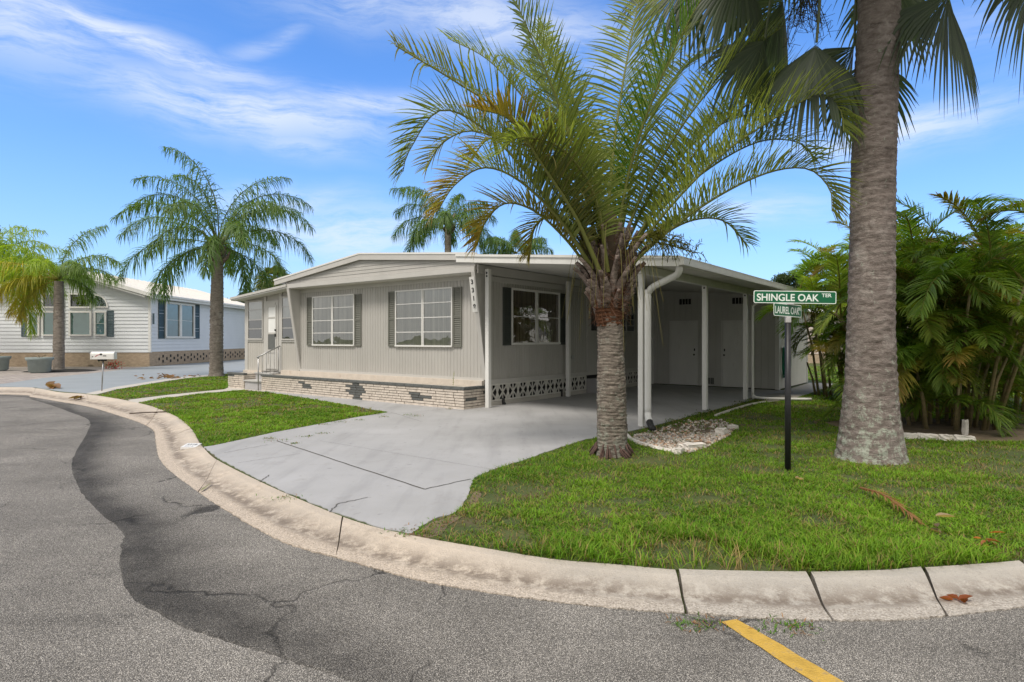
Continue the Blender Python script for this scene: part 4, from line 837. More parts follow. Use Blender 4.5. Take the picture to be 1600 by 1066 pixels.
def frond(ctrl, nl, ll, lw, r, beta=.5, alpha=(1.25, .55), droop=.35, start=.12, rach=(.03, .006), cA=(.07, .12, .03), cB=(.09, .15, .04), cTip=None, rcol=(.26, .27, .08), jit=.12, k=4, tipfrom=.7, plum=0, fold=.25, lenprof=(.35, .85, 1, .95, .75, .35), side=None, bent=0):
    P, L = resample(ctrl, 30); T = nrm(np.gradient(P, axis=0)); h = (P[-1]-P[0]).copy(); h[2] = 0
    if np.linalg.norm(h) < .15*L: h = np.array(side if side is not None else (1., .3, 0))
    Sd = nrm(np.cross(h, UP)); parts = [tube_np(P, np.linspace(rach[0], rach[1], 30), 6, rcol, .7)]
    t = start+(1-start)*(np.arange(nl)+.5)/nl
    for sgn in (-1, 1):
        tt = np.clip(t+r.uniform(-.3, .3, nl)/nl, 0, 1); x = tt*29; i = np.clip(x.astype(int), 0, 28); f = (x-i)[:, None]
        p = P[i]*(1-f)+P[i+1]*f; tg = nrm(T[i]*(1-f)+T[i+1]*f); N = nrm(np.cross(np.tile(Sd, (nl, 1)), tg)); s_ = np.tile(Sd, (nl, 1))*sgn
        al = (alpha[0]+(alpha[1]-alpha[0])*tt)+r.normal(0, jit, nl); be = beta+r.normal(0, jit, nl)+(r.uniform(-plum, plum, nl) if plum else 0)
        D = np.cos(al)[:, None]*tg+np.sin(al)[:, None]*(np.cos(be)[:, None]*s_+np.sin(be)[:, None]*N); D = nrm(D)
        Wv = nrm(np.cross(D, N)+r.normal(0, .15, (nl, 3))); Wv = nrm(Wv-D*(Wv*D).sum(1)[:, None])
        ln = ll*np.interp((tt-start)/(1-start), np.linspace(0, 1, len(lenprof)), lenprof)*r.uniform(.85, 1.1, nl)
        m = r.random((nl, 1)); c0 = np.array(cA)+(np.array(cB)-np.array(cA))*m; c0 = c0*r.uniform(.85, 1.15, (nl, 1)); c1 = c0.copy()
        if cTip is not None:
            w = np.clip((tt-tipfrom)/.25+r.uniform(-.5, .5, nl), 0, 1)[:, None]*r.uniform(.5, 1, (nl, 1)); c1 = c0*(1-w)+np.array(cTip)*w; c0 = c0*(1-w*.5)+np.array(cTip)*w*.5
        dr = droop*r.uniform(.5, 1.5, nl)
        if bent: dr = np.where(r.random(nl) < bent, dr+r.uniform(.4, 1.0, nl), dr)
        parts.append(ribbons(p, D, Wv, ln, np.full(nl, lw)*r.uniform(.8, 1.1, nl), dr, k, fold, c0=c0, c1=c1))
    return join(parts)
def arch(base, az, el, L, bend, n=9, twist=0):
    """curve leaving at elevation el and bending down by 'bend' radians"""
    p = np.array(base, float); out = [p.copy()]; st = L/(n-1)
    for i in range(n-1):
        s = (i+.5)/(n-1); e = el-bend*s**1.3; a = az+twist*s; p = p+st*np.array((math.cos(e)*math.sin(a), math.cos(e)*math.cos(a), math.sin(e))); out.append(p.copy())
    return out
def bark(name, c1, c2, c3=None, ring=14, lich=None, lz=(0, 1.2)):
    m = bpy.data.materials.new(name); m.use_nodes = True; nt = m.node_tree; b = nt.nodes['Principled BSDF']; M = lambda *a, **k: MathN(nt, *a, **k)
    b.inputs['Roughness'].default_value = .95; b.inputs['Specular IOR Level'].default_value = .15; tc = nt.nodes.new('ShaderNodeTexCoord')
    def noise(s, st=(1, 1, 1), d=6, r=.7):
        mp = nt.nodes.new('ShaderNodeMapping'); mp.inputs['Scale'].default_value = st; nt.links.new(tc.outputs['Object'], mp.inputs[0])
        n = nt.nodes.new('ShaderNodeTexNoise'); n.inputs['Scale'].default_value = s; n.inputs['Detail'].default_value = d; n.inputs['Roughness'].default_value = r; nt.links.new(mp.outputs[0], n.inputs['Vector']); return n.outputs[0]
    def mix(f, a, c):
        x = nt.nodes.new('ShaderNodeMix'); x.data_type = 'RGBA'; nt.links.new(f, x.inputs[0])
        for i, v in ((6, a), (7, c)):
            if isinstance(v, tuple): x.inputs[i].default_value = v+(1,)
            else: nt.links.new(v, x.inputs[i])
        return x.outputs[2]
    rings = noise(2.2, (1, 1, ring)); fine = noise(9, (1, 1, 2.2), 8, .75); blot = noise(3.2, (1, 1, .7), 5)
    c = mix(M('MULTIPLY', M('SUBTRACT', fine, .35), 3.3, clamp=True), tuple(c1), tuple(c2))
    c = mix(M('MULTIPLY', M('SUBTRACT', .45, rings), 6, clamp=True), c, tuple(v*.5 for v in c1))
    c = mix(M('MULTIPLY', M('SUBTRACT', blot, .55), 6, clamp=True), c, tuple(c3 or [v*1.2 for v in c2]))
    if lich:
        g = nt.nodes.new('ShaderNodeSeparateXYZ'); nt.links.new(tc.outputs['Object'], g.inputs[0]); hz = M('SUBTRACT', 1.0, M('DIVIDE', M('SUBTRACT', g.outputs[2], lz[0]), lz[1]-lz[0]), clamp=True)
        q = M('MULTIPLY', M('SUBTRACT', M('ADD', noise(11, (1, 1, .8), 7, .8), M('MULTIPLY', hz, .13)), .60), 14, clamp=True); c = mix(M('MULTIPLY', q, .75), c, tuple(lich))
    nt.links.new(c, b.inputs['Base Color'])
    bp = nt.nodes.new('ShaderNodeBump'); bp.inputs['Strength'].default_value = .9; bp.inputs['Distance'].default_value = .03; nt.links.new(M('ADD', M('MULTIPLY', rings, 1.3), fine), bp.inputs['Height']); nt.links.new(bp.outputs[0], b.inputs['Normal'])
    return m
def trunk_mesh(name, path, radii, m, parent, n=40, step=.03, ringh=.06, amp=.012, lump=.03, seed=1, scars=0):
    """trunk with leaf-scar rings; path/radii as functions of height fraction"""
    H = path[-1][2]-path[0][2]; k = max(12, int(H/step)); zs = np.linspace(0, 1, k); r_ = np.random.default_rng(seed)
    P = np.array(path, float); tp = (P[:, 2]-P[0, 2])/H; cx = np.interp(zs, tp, P[:, 0]); cy = np.interp(zs, tp, P[:, 1]); cz_ = P[0, 2]+zs*H
    rt = np.linspace(0, 1, len(radii)) if not isinstance(radii[0], tuple) else [a for a, b in radii]; rv = radii if not isinstance(radii[0], tuple) else [b for a, b in radii]
    rad = np.interp(zs, rt, rv); th = np.arange(n)*2*np.pi/n; TH, Z = np.meshgrid(th, cz_)
    ph = Z/ringh+.25*np.sin(TH+Z*1.3)+.2*np.sin(2*TH+1)+.9*vnoise(TH*2, Z, .8, seed); saw = (ph % 1); ring = np.where(saw < .82, saw/.82, (1-saw)/.18)
    Rr = rad[:, None]*(1+lump*(vnoise(TH*1.0, Z*1.5, .5, seed+1)-.5)*2+lump*.5*np.cos(TH*3+Z)) + amp*(ring-.5) + amp*1.6*(vnoise(TH*9, Z*30, 1.0, seed+5)-.5)
    wrap = Rr[:, 0].copy(); V = np.stack([cx[:, None]+Rr*np.cos(TH), cy[:, None]+Rr*np.sin(TH), Z], -1).reshape(-1, 3)
    i = np.arange(k-1)[:, None]*n; j = np.arange(n)[None]; Q = np.stack([i+j, i+(j+1) % n, i+n+(j+1) % n, i+n+j], -1).reshape(-1, 4)
    return npmesh(name, V, Q, m, parent, smooth=True)
def tree_empty(name, label, loc, group=None, cat='palm tree'): return empty(name, label, cat, loc, 0, group)
def loc_(p, o): return [tuple(np.array(q)-np.array(o)) for q in p]

# ---------------- near feather palm with flaring leaf bases
NPX, NPY = 1.34, 8.15
np_ = tree_empty('palm_tree', 'near feather palm with grey ringed trunk and brown flaring leaf bases before the carport', (NPX, NPY, 0), 'feather palms')
BK1 = bark('ringed_grey_bark', (.12, .095, .08), (.30, .26, .215), (.34, .33, .28), 16, (.33, .35, .29), (-.3, 1.5))
BK1b = bark('red_brown_bark', (.06, .028, .016), (.19, .085, .045), (.035, .02, .014), 20)
trunk_mesh('trunk', [(0, 0, -.05), (-.01, 0, 1.0), (-.03, 0, 1.9)], [(0, .23), (.06, .200), (.2, .20), (.5, .188), (.75, .170), (1, .168)], BK1, np_, 48, .012, .045, .012, .03, 3)
trunk_mesh('fibre_collar', [(-.03, 0, 1.72), (-.03, 0, 2.2)], [.169, .195, .235], BK1b, np_, 40, .012, .05, .02, .05, 9)
# roots at the foot
rr = np.random.default_rng(5); mb = MB()
for k in range(70):
    a = rr.uniform(0, 6.28); r0 = .20; h = rr.uniform(.06, .17); o_ = rr.uniform(.06, .14); mb.tube([(r0*math.cos(a), r0*math.sin(a), h), ((r0+o_*.5)*math.cos(a+.05), (r0+o_*.5)*math.sin(a+.05), h*.5), ((r0+o_)*math.cos(a+.1), (r0+o_)*math.sin(a+.1), -.02)], [.012, .011, .008], 5)
mb.build('roots', mat('root_brown', (.09, .055, .045), .95, .3, 20, .6, 50), np_, smooth=True)
# leaf bases: grey-brown cupped boots flaring up and out
BOOT = bark('leaf_base_bark', (.055, .036, .028), (.36, .29, .25), (.13, .065, .04), 3)
def boot(V0, a, z0, L, w, lean, th, r):
    k = 7; vs = []; er = np.array((math.cos(a), math.sin(a), 0)); et = np.array((-math.sin(a), math.cos(a), 0)); p = np.array((-.03, 0, z0))+er*V0
    for i in range(k+1):
        s = i/k; e = 1.35-lean*s; p2 = p+(er*math.cos(e)+UP*math.sin(e))*L*s if 0 else p
        ww = w*(1-.62*s)*(1+.15*math.sin(s*7+a)); nn = er*math.sin(e)-UP*math.cos(e)
        for c in (-1, -.5, 0, .5, 1): vs.append(p+et*ww*c-nn*(abs(c)**2*ww*.55-th*(1-abs(c)*.6)))
        for c in (1, .5, 0, -.5, -1): vs.append(p+et*ww*c*.96-nn*(abs(c)**2*ww*.55+th*.15))
        p = p+(er*math.cos(e)+UP*math.sin(e))*L/k
    fs = [(i*10+j, i*10+(j+1) % 10, (i+1)*10+(j+1) % 10, (i+1)*10+j) for i in range(k) for j in range(10)]+[list(range(k*10, k*10+10)), list(range(10))[::-1]]
    return vs, fs
mb = MB(); rb = random.Random(3)
for row, (z0, V0, L, lean, n) in enumerate([(1.92, .18, .34, .60, 9), (2.0, .19, .50, .70, 10), (2.10, .19, .60, .72, 11), (2.22, .18, .66, .58, 11), (2.36, .16, .66, .40, 9), (2.5, .12, .6, .22, 7)]):
    for i in range(n):
        a = 2*math.pi*(i+.5*(row % 2)+rb.uniform(-.16, .16))/n+row*.4; vs, fs = boot(V0, a, z0+rb.uniform(-.05, .05), L*rb.uniform(.75, 1.15), rb.uniform(.045, .085), lean*rb.uniform(.7, 1.25), .028, None); mb.add(vs, fs)
mb.build('leaf_bases', BOOT, np_, smooth=True)
mb = MB()
for k in range(620):
    a = rb.uniform(0, 6.28); z = rb.uniform(1.82, 2.85); r0 = .20+.10*max(0, z-2.0); ln = rb.uniform(.08, .28); dz = rb.uniform(-.8, .8)
    mb.tube([(-.03+r0*math.cos(a), r0*math.sin(a), z), (-.03+(r0+.04)*math.cos(a+.2), (r0+.04)*math.sin(a+.2), z+ln*dz*.5), (-.03+(r0+.09)*math.cos(a+.35), (r0+.09)*math.sin(a+.35), z+ln*dz)], .0025, 3, caps=False)
mb.build('trunk_fibres', mat('fibre', (.12, .06, .035), .95, .3, 10), np_, recalc=False)
core = MB(); core.tube([(-.03, 0, 2.1), (-.03, 0, 2.6), (-.02, 0, 3.0), (-.02, 0, 3.25)], [.22, .25, .17, .06], 16); core.build('crown_heart', mat('heart', (.07, .05, .03), .9, .3, 8), np_, smooth=True)
C_ = np.array((NPX, NPY, 0))
def pf(pts, D0, D1): # control points seen at increasing distance D0 -> D1
    n = len(pts); return [tuple(np.array(P3(x, y, D0+(D1-D0)*i/(n-1)))-C_) for i, (x, y) in enumerate(pts)]
gr = dict(cA=(.16, .205, .052), cB=(.31, .345, .10)); yl = dict(cA=(.20, .20, .035), cB=(.32, .27, .045))
FR = [  # pts, depth0, depth1, leaflets, leaflet length, beta, droop, extras
 ([(938,420),(915,300),(868,150),(806,2)], 8.1, 7.7, 78, .62, .25, .18, gr, None),
 ([(932,415),(880,300),(800,190),(715,130),(618,72)], 8.0, 7.5, 80, .60, .85, .35, gr, (.25, .20, .06)),
 ([(928,425),(860,320),(772,215),(690,172),(640,235),(630,268)], 8.1, 8.0, 84, .50, .95, .20, gr, (.16, .18, .05)),
 ([(926,420),(880,350),(815,285),(758,262),(712,288),(684,330)], 8.0, 7.6, 80, .50, .85, .18, gr, (.42, .21, .06)),
 ([(930,430),(905,375),(866,340),(838,352),(826,398)], 8.2, 8.6, 60, .36, .5, .3, yl, (.35, .24, .05)),
 ([(940,420),(905,330),(850,200),(770,100),(700,60)], 8.3, 9.3, 76, .58, .6, .3, gr, None),
 ([(948,415),(955,270),(975,120),(1010,-60)], 8.2, 8.9, 76, .60, .3, .22, gr, None),
 ([(955,415),(985,260),(1030,130),(1078,30),(1120,-40)], 8.0, 7.5, 76, .52, .55, .12, dict(cA=(.085, .17, .02), cB=(.14, .24, .03)), None),
 ([(960,415),(1010,290),(1085,170),(1160,90),(1225,40)], 8.2, 8.8, 80, .60, .75, .2, gr, (.14, .17, .05)),
 ([(965,418),(1035,310),(1120,200),(1200,145),(1262,118),(1300,128)], 8.2, 8.6, 82, .58, .85, .22, gr, (.17, .19, .05)),
 ([(968,422),(1050,320),(1130,240),(1215,182),(1275,150),(1312,170),(1318,205)], 8.0, 7.6, 84, .56, .90, .25, gr, (.16, .19, .05)),
 ([(972,428),(1040,365),(1120,308),(1200,270),(1262,264),(1296,295),(1300,330)], 8.0, 7.7, 84, .50, .95, .25, gr, (.20, .20, .05)),
 ([(950,415),(930,280),(895,150),(850,60)], 8.4, 9.4, 74, .58, .35, .25, gr, None),
 ([(945,415),(915,270),(860,150),(790,95)], 8.2, 8.9, 74, .56, .6, .25, gr, None),
 ([(962,418),(1020,300),(1095,215),(1170,180),(1215,200)], 8.3, 9.4, 74, .54, .8, .25, gr, (.17, .18, .05)),
 ([(957,415),(990,240),(1040,90),(1100,-10)], 8.3, 9.3, 74, .6, .4, .2, gr, None),
 ([(935,420),(890,320),(830,240),(770,215),(735,250)], 8.3, 9.2, 74, .5, .8, .25, yl, (.35, .2, .04)),
 ([(945,420),(900,260),(850,130),(850,40)], 8.5, 10.2, 72, .55, .5, .3, gr, None),
 ([(960,420),(1000,230),(1055,120),(1130,70)], 8.5, 10.2, 72, .55, .6, .3, gr, None),
 ([(950,425),(930,310),(880,235),(815,215),(780,240)], 7.9, 7.0, 74, .50, .6, .3, gr, None),
 ([(925,428),(885,375),(835,330),(790,318),(760,345),(745,385)], 8.1, 8.5, 70, .42, .8, .25, yl, (.45, .25, .06)),
 ([(932,425),(885,325),(815,240),(740,205),(690,225),(668,262)], 8.2, 8.9, 80, .48, .9, .2, gr, (.3, .22, .05)),
 ([(965,420),(1030,330),(1110,262),(1185,222),(1245,222),(1275,250)], 8.3, 9.0, 80, .54, .9, .25, gr, None),
 ([(972,428),(1025,375),(1080,345),(1130,345),(1165,380)], 8.2, 8.8, 60, .42, .8, .3, gr, None),
 ([(940,430),(900,340),(850,262),(800,190),(745,170)], 7.9, 7.0, 70, .50, .8, .25, dict(cA=(.08, .11, .03), cB=(.16, .15, .035)), (.40, .22, .04)),
]
for i, (pts, D0, D1, nl, ll, be, dr_, cc, tip) in enumerate(FR):
    r = np.random.default_rng(100+i); V, Q, C = frond(pf(pts, D0, D1), int(nl*1.3), ll*1.5, .029, r, beta=be*.85, alpha=(1.3, .75), droop=dr_*.8, start=.16, rach=(.036, .007), cTip=tip, jit=.07, k=5, bent=.08, tipfrom=.6, **cc)
    npmesh('frond', V, Q, LEAF, np_, C)
# flower stalks and threads hanging out of the crown
parts = []; r = np.random.default_rng(8)
for (tx, ty, D, nbr, sz) in ((1045, 378, 7.7, 60, .30), (905, 330, 7.8, 36, .26), (1085, 395, 8.0, 40, .24)):
    tip = np.array(P3(tx, ty, D))-C_; b0 = np.array((0, 0, 2.75)); P, L = resample([b0, (b0+tip)/2+(0, 0, .12), tip], 14); parts.append(tube_np(P, np.linspace(.014, .008, 14), 5, (.25, .24, .05)))
    for q in range(nbr):
        d = nrm(r.normal(0, 1, 3)+nrm(tip-b0)*.9); s0 = P[r.integers(7, 14)]; e = s0+d*sz*r.uniform(.5, 1.1); mid = (s0+e)/2+(0, 0, .03)
        Pb, _ = resample([s0, mid, e-(0, 0, .05)], 6); parts.append(tube_np(Pb, np.linspace(.006, .0025, 6), 4, (.17, .17, .035)))
        n = 10; pp = Pb[r.integers(1, 6, n)]; DD = nrm(r.normal(0, 1, (n, 3))); c0 = np.tile(np.array((.13, .13, .028)), (n, 1))*r.uniform(.5, 1.3, (n, 1)); parts.append(ribbons(pp, DD, nrm(np.cross(DD, UP+.01)), np.full(n, .06), np.full(n, .012), np.full(n, .1), 2, .2, c0=c0, c1=c0))
V, Q, C = join(parts); npmesh('flower_stalks', V, Q, LEAF, np_, C)
parts = []
for k in range(26):
    a = r.uniform(0, 6.28); s0 = np.array((.22*math.cos(a), .22*math.sin(a), r.uniform(2.6, 2.95))); o_ = r.uniform(.2, .75); e = s0+(o_*math.cos(a), o_*math.sin(a), 0)+UP*(-r.uniform(.5, 1.25))
    Pb, _ = resample([s0, s0+(o_*.6*math.cos(a), o_*.6*math.sin(a), .05), e], 9); parts.append(tube_np(Pb, np.linspace(.0045, .0022, 9), 4, (.24, .21, .07)))
V, Q, C = join(parts); npmesh('hanging_threads', V, Q, LEAF, np_, C)

# ---------------- tall fan palm, crown above the frame
BX, BY = 4.66, 7.9
bp_ = tree_empty('fan_palm', 'tall fan palm with thick flared lichen-stained trunk right of the street sign', (BX, BY, 0), 'fan palms')
BK2 = bark('smooth_grey_brown_bark', (.14, .112, .098), (.28, .24, .215), (.36, .32, .29), 4, (.40, .44, .36), (0, 1.5))
trunk_mesh('trunk', [(-.01, 0, -.06), (-.01, 0, .6), (0, 0, 2.2), (.04, 0, 4.0), (.12, 0, 6.2), (.15, 0, 7.4)], [(0, .44), (.015, .41), (.05, .365), (.10, .32), (.18, .285), (.35, .262), (.65, .25), (1, .23)], BK2, bp_, 64, .02, .11, .010, .022, 12)
def fan(hp, A, Nn, rad, nseg, spread, r, cA, cB, droop=.35, tipd=.35, split=.58, w=1.25, cup=.25, costa=.15):
    """fan leaf: hp hastula, A main axis, Nn blade normal"""
    A = nrm(np.array(A, float)); Nn = nrm(np.array(Nn, float)-A*np.dot(Nn, A)); B = np.cross(Nn, A); an = np.linspace(-spread, spread, nseg)+r.normal(0, .012, nseg)
    D = np.cos(an)[:, None]*A+np.sin(an)[:, None]*B; D = nrm(D+Nn*cup*(an[:, None]/spread)**2)
    P0 = np.array(hp)+A*costa*rad*np.clip(np.cos(an), 0, 1)[:, None]*.6
    L = rad*(.72+.28*np.cos(an*.75))*r.uniform(.93, 1.05, nseg); Sd = nrm(np.cross(D, Nn)); k = 7; n = nseg; V = np.zeros((n, k+1, 3, 3)); C = np.zeros((n, k+1, 3, 3)); da = 2*spread/(nseg-1)
    c0 = np.array(cA)+(np.array(cB)-np.array(cA))*r.random((n, 1)); c0 = c0*r.uniform(.9, 1.1, (n, 1)); dr = tipd*r.uniform(.4, 1.7, n)
    for j in range(k+1):
        s = j/k; q = np.clip((s-split)/(1-split), 0, 1); c = P0+D*(L*s)[:, None]-UP*(L*(droop*s*s*.5+dr*q*q))[:, None]
        ww = (L*s*math.tan(da/2)*w if s <= split else L*split*math.tan(da/2)*w*(1-q)**.6); ww = np.maximum(ww, .0015)[:, None]; f = ww*.45
        V[:, j, 0] = c-Sd*ww-Nn*f*.5; V[:, j, 1] = c+Nn*f*.5; V[:, j, 2] = c+Sd*ww-Nn*f*.5; C[:, j, :] = c0[:, None]*(1.12 if s > split else 1)
    base = (np.arange(n)*(k+1)*3)[:, None]; Q = [np.concatenate([base+j*3+a, base+j*3+a+1, base+j*3+a+4, base+j*3+a+3], 1) for j in range(k) for a in (0, 1)]
    return V.reshape(-1, 3), np.concatenate(Q), C.reshape(-1, 3)
CB = np.array((BX, BY, 0)); top = np.array((.15, 0, 7.35)); fg = dict(cA=(.050, .068, .042), cB=(.085, .105, .066))
# hanging leaves that reach into the view: hastula point, main axis, petiole start lean
FL = [  # hastula point, distance, main axis, blade normal, radius, spread
 ((1478, -12), 7.7, (.12, -.1, -1), (.45, -1, .0), 1.12, 1.35), ((1335, 70), 8.1, (-.12, .0, -1), (.9, -.7, .1), 1.0, 1.2), ((1276, 66), 7.8, (-.26, -.05, -1), (-.55, -1, .0), 1.02, 1.1),
 ((1165, -60), 8.5, (-.75, .1, -.75), (-.3, -1, .2), 1.15, 1.2), ((1625, -60), 8.2, (-.2, 0, -1), (.5, -1, .1), 1.2, 1.5), ((1085, -40), 9.2, (-.9, .1, -.45), (.2, -.8, .6), 1.15, 1.3), ((1350, 95), 8.8, (.05, .1, -1), (-.6, -1, 0), .95, 1.2), ((1225, -5), 8.9, (-.35, .1, -1), (.5, -1, .1), 1.15, 1.2), ((1195, 60), 8.4, (-.45, .1, -.9), (.3, -1, .1), .95, 1.1), ((1400, -30), 8.9, (.3, .2, -1), (0, -1, .2), 1.0, 1.4)]
for i, ((hx, hy), D, ax, nn, rad, spd) in enumerate(FL):
    r = np.random.default_rng(300+i); h = np.array(P3(hx, hy, D))-CB; out = h-top; out[2] = 0; ou = nrm(out); ctrl = [top+ou*.15, top+out*.45+UP*.45, top+out*.8+UP*.15*(h[2] > 5.5), h]
    P, L = resample(ctrl, 20); V, Q, C = join([tube_np(P, np.linspace(.045, .024, 20), 7, (.17, .19, .12), .6), fan(h, ax, nn, rad, 40, spd, r, droop=.12, tipd=.30, cup=-.55, w=1.5, **fg)])
    npmesh('frond', V, Q, LEAF, bp_, C)
for i in range(20):     # rest of the crown, above the picture
    r = np.random.default_rng(340+i); az = i*2.4; el = 1.3-1.2*(i/20); L = r.uniform(1.3, 1.8); P = np.array(arch(top, az, el, L, .6)); A = nrm(P[-1]-P[-2]); A2 = nrm(A-UP*.35); Nn = UP-A2*A2[2]
    V, Q, C = join([tube_np(P, np.linspace(.045, .024, len(P)), 7, (.17, .19, .12), .6), fan(P[-1], A2, Nn, r.uniform(1.0, 1.25), 42, 1.9, r, droop=.35, tipd=.3, **fg)])
    npmesh('frond', V, Q, LEAF, bp_, C)
# a flower spray dropping beside the left petioles
parts = []; r = np.random.default_rng(77)
for q in range(34):
    s0 = np.array(P3(1262, -20, 8.0))-CB+r.normal(0, .03, 3); e = s0+np.array((r.uniform(-.28, .25), r.uniform(-.2, .2), r.uniform(-.9, -.2))); Pb, _ = resample([s0, (s0+e)/2+r.normal(0, .05, 3), e], 8); parts.append(tube_np(Pb, np.linspace(.007, .003, 8), 4, (.12, .11, .06)))
    for w in range(5): p = Pb[r.integers(2, 8)]; Pc, _ = resample([p, p+r.normal(0, .05, 3), p+r.normal(0, .09, 3)], 4); parts.append(tube_np(Pc, np.full(4, .003), 3, (.10, .09, .05)))
V, Q, C = join(parts); npmesh('flower_spray', V, Q, LEAF, bp_, C)

# ---------------- feather palms further off
BK3 = bark('pale_ring_bark', (.17, .145, .12), (.32, .28, .24), (.36, .33, .29), 6)
def feather_palm(label, x, y, H, r0, r1, fr, seed, name='palm_tree', lean=(0, 0), boots=True, scale=1, cA=(.075, .14, .035), cB=(.15, .235, .065), k=4):
    t = tree_empty(name, label, (x, y, 0), 'feather palms'); r = np.random.default_rng(seed); lx, ly = lean
    trunk_mesh('trunk', [(0, 0, -.1), (lx*.4, ly*.4, H*.5), (lx, ly, H)], [(0, r0*1.25), (.05, r0), (.6, (r0+r1)/2), (1, r1)], BK3, t, 24, .05, .14, .02, .03, seed)
    if boots:
        mb = MB(); q = random.Random(seed)
        for i in range(20):
            a = q.uniform(0, 6.28); z = H-.1+q.uniform(-.55, .35)*scale; L = q.uniform(.25, .55)*scale
            p0 = (lx+r1*.8*math.cos(a), ly+r1*.8*math.sin(a), z); mb.tube([p0, (lx+(r1+L*.45)*math.cos(a), ly+(r1+L*.45)*math.sin(a), z+L*.5), (lx+(r1+L*.7)*math.cos(a), ly+(r1+L*.7)*math.sin(a), z+L)], [.09*scale, .06*scale, .03*scale], 6)
        mb.build('leaf_bases', BOOT, t, smooth=True)
    for i, f in enumerate(fr):
        az, el, L, bend = f[:4]; o = f[4] if len(f) > 4 else {}
        c = arch((lx, ly, H+.1), R(az), R(el), L, R(bend), twist=r.uniform(-.15, .15))
        kw = dict(nl=int(105*o.get('dn', 1)), ll=o.get('ll', .62)*scale*1.35, lw=o.get('lw', .042), beta=o.get('beta', .15), alpha=(1.3, .8), droop=o.get('droop', 1.15), start=.18, rach=(.035*scale, .008), cA=o.get('cA', cA), cB=o.get('cB', cB), cTip=o.get('tip'), jit=.28, k=3, plum=1.1, rcol=o.get('rcol', (.17, .19, .06)))
        V, Q, C = frond(c, r=r, **kw); npmesh('frond', V, Q, LEAF, t, C)
    return t
# azimuths: 90 = right, 270 = left, 0 = away, 180 = towards the camera
qx, qy = G(338, 588)
feather_palm('tall green feather palm with grey trunk on the narrow lawn by the brick planter', qx, qy, 5.35, .27, .22,
 [(275, 96, 5.5, 85, dict(ll=.7)), (300, 82, 5.0, 80), (262, 60, 5.0, 105), (275, 72, 5.2, 115), (268, 80, 5.0, 95), (85, 74, 5.0, 115), (95, 82, 4.6, 90),  (255, 18, 4.4, 95), (285, 5, 3.9, 100), (240, -10, 3.4, 75), (90, 60, 4.8, 115), (80, 38, 4.4, 105), (100, 12, 3.9, 85), (70, -12, 3.2, 75), (110, 62, 4.3, 100), (180, 60, 4.0, 110), (200, 35, 3.6, 110), (160, 20, 3.4, 110), (20, 50, 4.2, 95), (340, 30, 4.0, 95), (0, 10, 3.6, 90), (225, 45, 4.1, 105), (135, 40, 3.8, 105), (60, 66, 4.2, 90)], 31, lean=(.05, 0))
p3x, p3y = G(92, 580)
yg = dict(cA=(.20, .30, .035), cB=(.36, .46, .06), ll=.62, droop=.9, dn=.8, rcol=(.3, .33, .08)); yo = dict(cA=(.22, .24, .03), cB=(.48, .42, .06), ll=.62, droop=.95, dn=.8, tip=(.5, .3, .05), rcol=(.35, .3, .07)); gg = dict(cA=(.12, .20, .045), cB=(.20, .29, .07), ll=.6)
feather_palm('yellow-green palm in a ring of black mulch before the white home', p3x, p3y, 4.35, .24, .19,
 [(265, 42, 4.2, 80, yg), (255, 25, 3.9, 75, yg), (275, 60, 3.8, 80, yg), (245, 10, 3.3, 90, yo), (270, 0, 3.2, 80, yo), (285, 30, 4.0, 85, yg), (300, 50, 3.6, 70, yg), (230, 35, 3.9, 90, yo), (75, 84, 3.6, 70, gg), (85, 58, 3.4, 100, gg), (95, 35, 3.1, 85, gg), (75, 5, 2.0, 90, gg), (120, 55, 2.4, 100, gg), (180, 60, 2.2, 110, yg), (230, 15, 2.8, 90, yo), (0, 40, 2.6, 90, gg), (320, 40, 3.4, 90, yg), (290, 10, 3.4, 90, yg), (262, -18, 2.8, 70, yo)], 41, boots=False)
feather_palm('bright green palm at the left edge of the photo, beside the white home', -26.8, 31.0, 4.6, .24, .2,
 [(a, e, 4.3, 88, yg) for a, e in ((95, 45), (92, 20), (98, 62), (110, 75), (80, 25), (105, 10), (70, 60), (120, 30), (60, 40), (180, 50), (200, 20), (150, 30), (270, 45), (0, 50), (90, 75), (100, -10), (300, 20))], 43, boots=False)
bk = dict(ll=.8, lw=.05, dn=.9)
p = P3(700, 375, 38)
feather_palm('feather palm with drooping fronds rising behind the middle of the beige roof', p.x, 38, 8.6, .24, .2,
 [(270, 55, 3.9, 95, bk), (262, 30, 3.9, 100, bk), (280, 8, 3.6, 100, bk), (250, 62, 4.3, 75, bk), (290, 72, 4.6, 80, bk), (90, 50, 3.4, 100, bk), (80, 22, 3.6, 110, bk), (100, 2, 3.2, 90, bk), (20, 76, 3.6, 70, bk), (180, 40, 3.0, 110, bk), (0, 30, 3.2, 100, bk), (225, 20, 3.4, 105, bk), (130, 30, 3.3, 110, bk), (310, 30, 3.5, 100, bk), (70, 66, 3.2, 80, bk)], 51)
p = P3(806, 392, 46)
feather_palm('low palm crown just showing over the carport roof, behind the near feather palm', p.x, 46, 7.9, .2, .17,
 [(a, e, 2.9, 70, bk) for a, e in ((270, 25), (262, 45), (285, 5), (90, 35), (80, 10), (0, 80), (180, 50), (120, 50), (240, 50), (60, 55), (300, 60), (330, 30))], 55, boots=False)
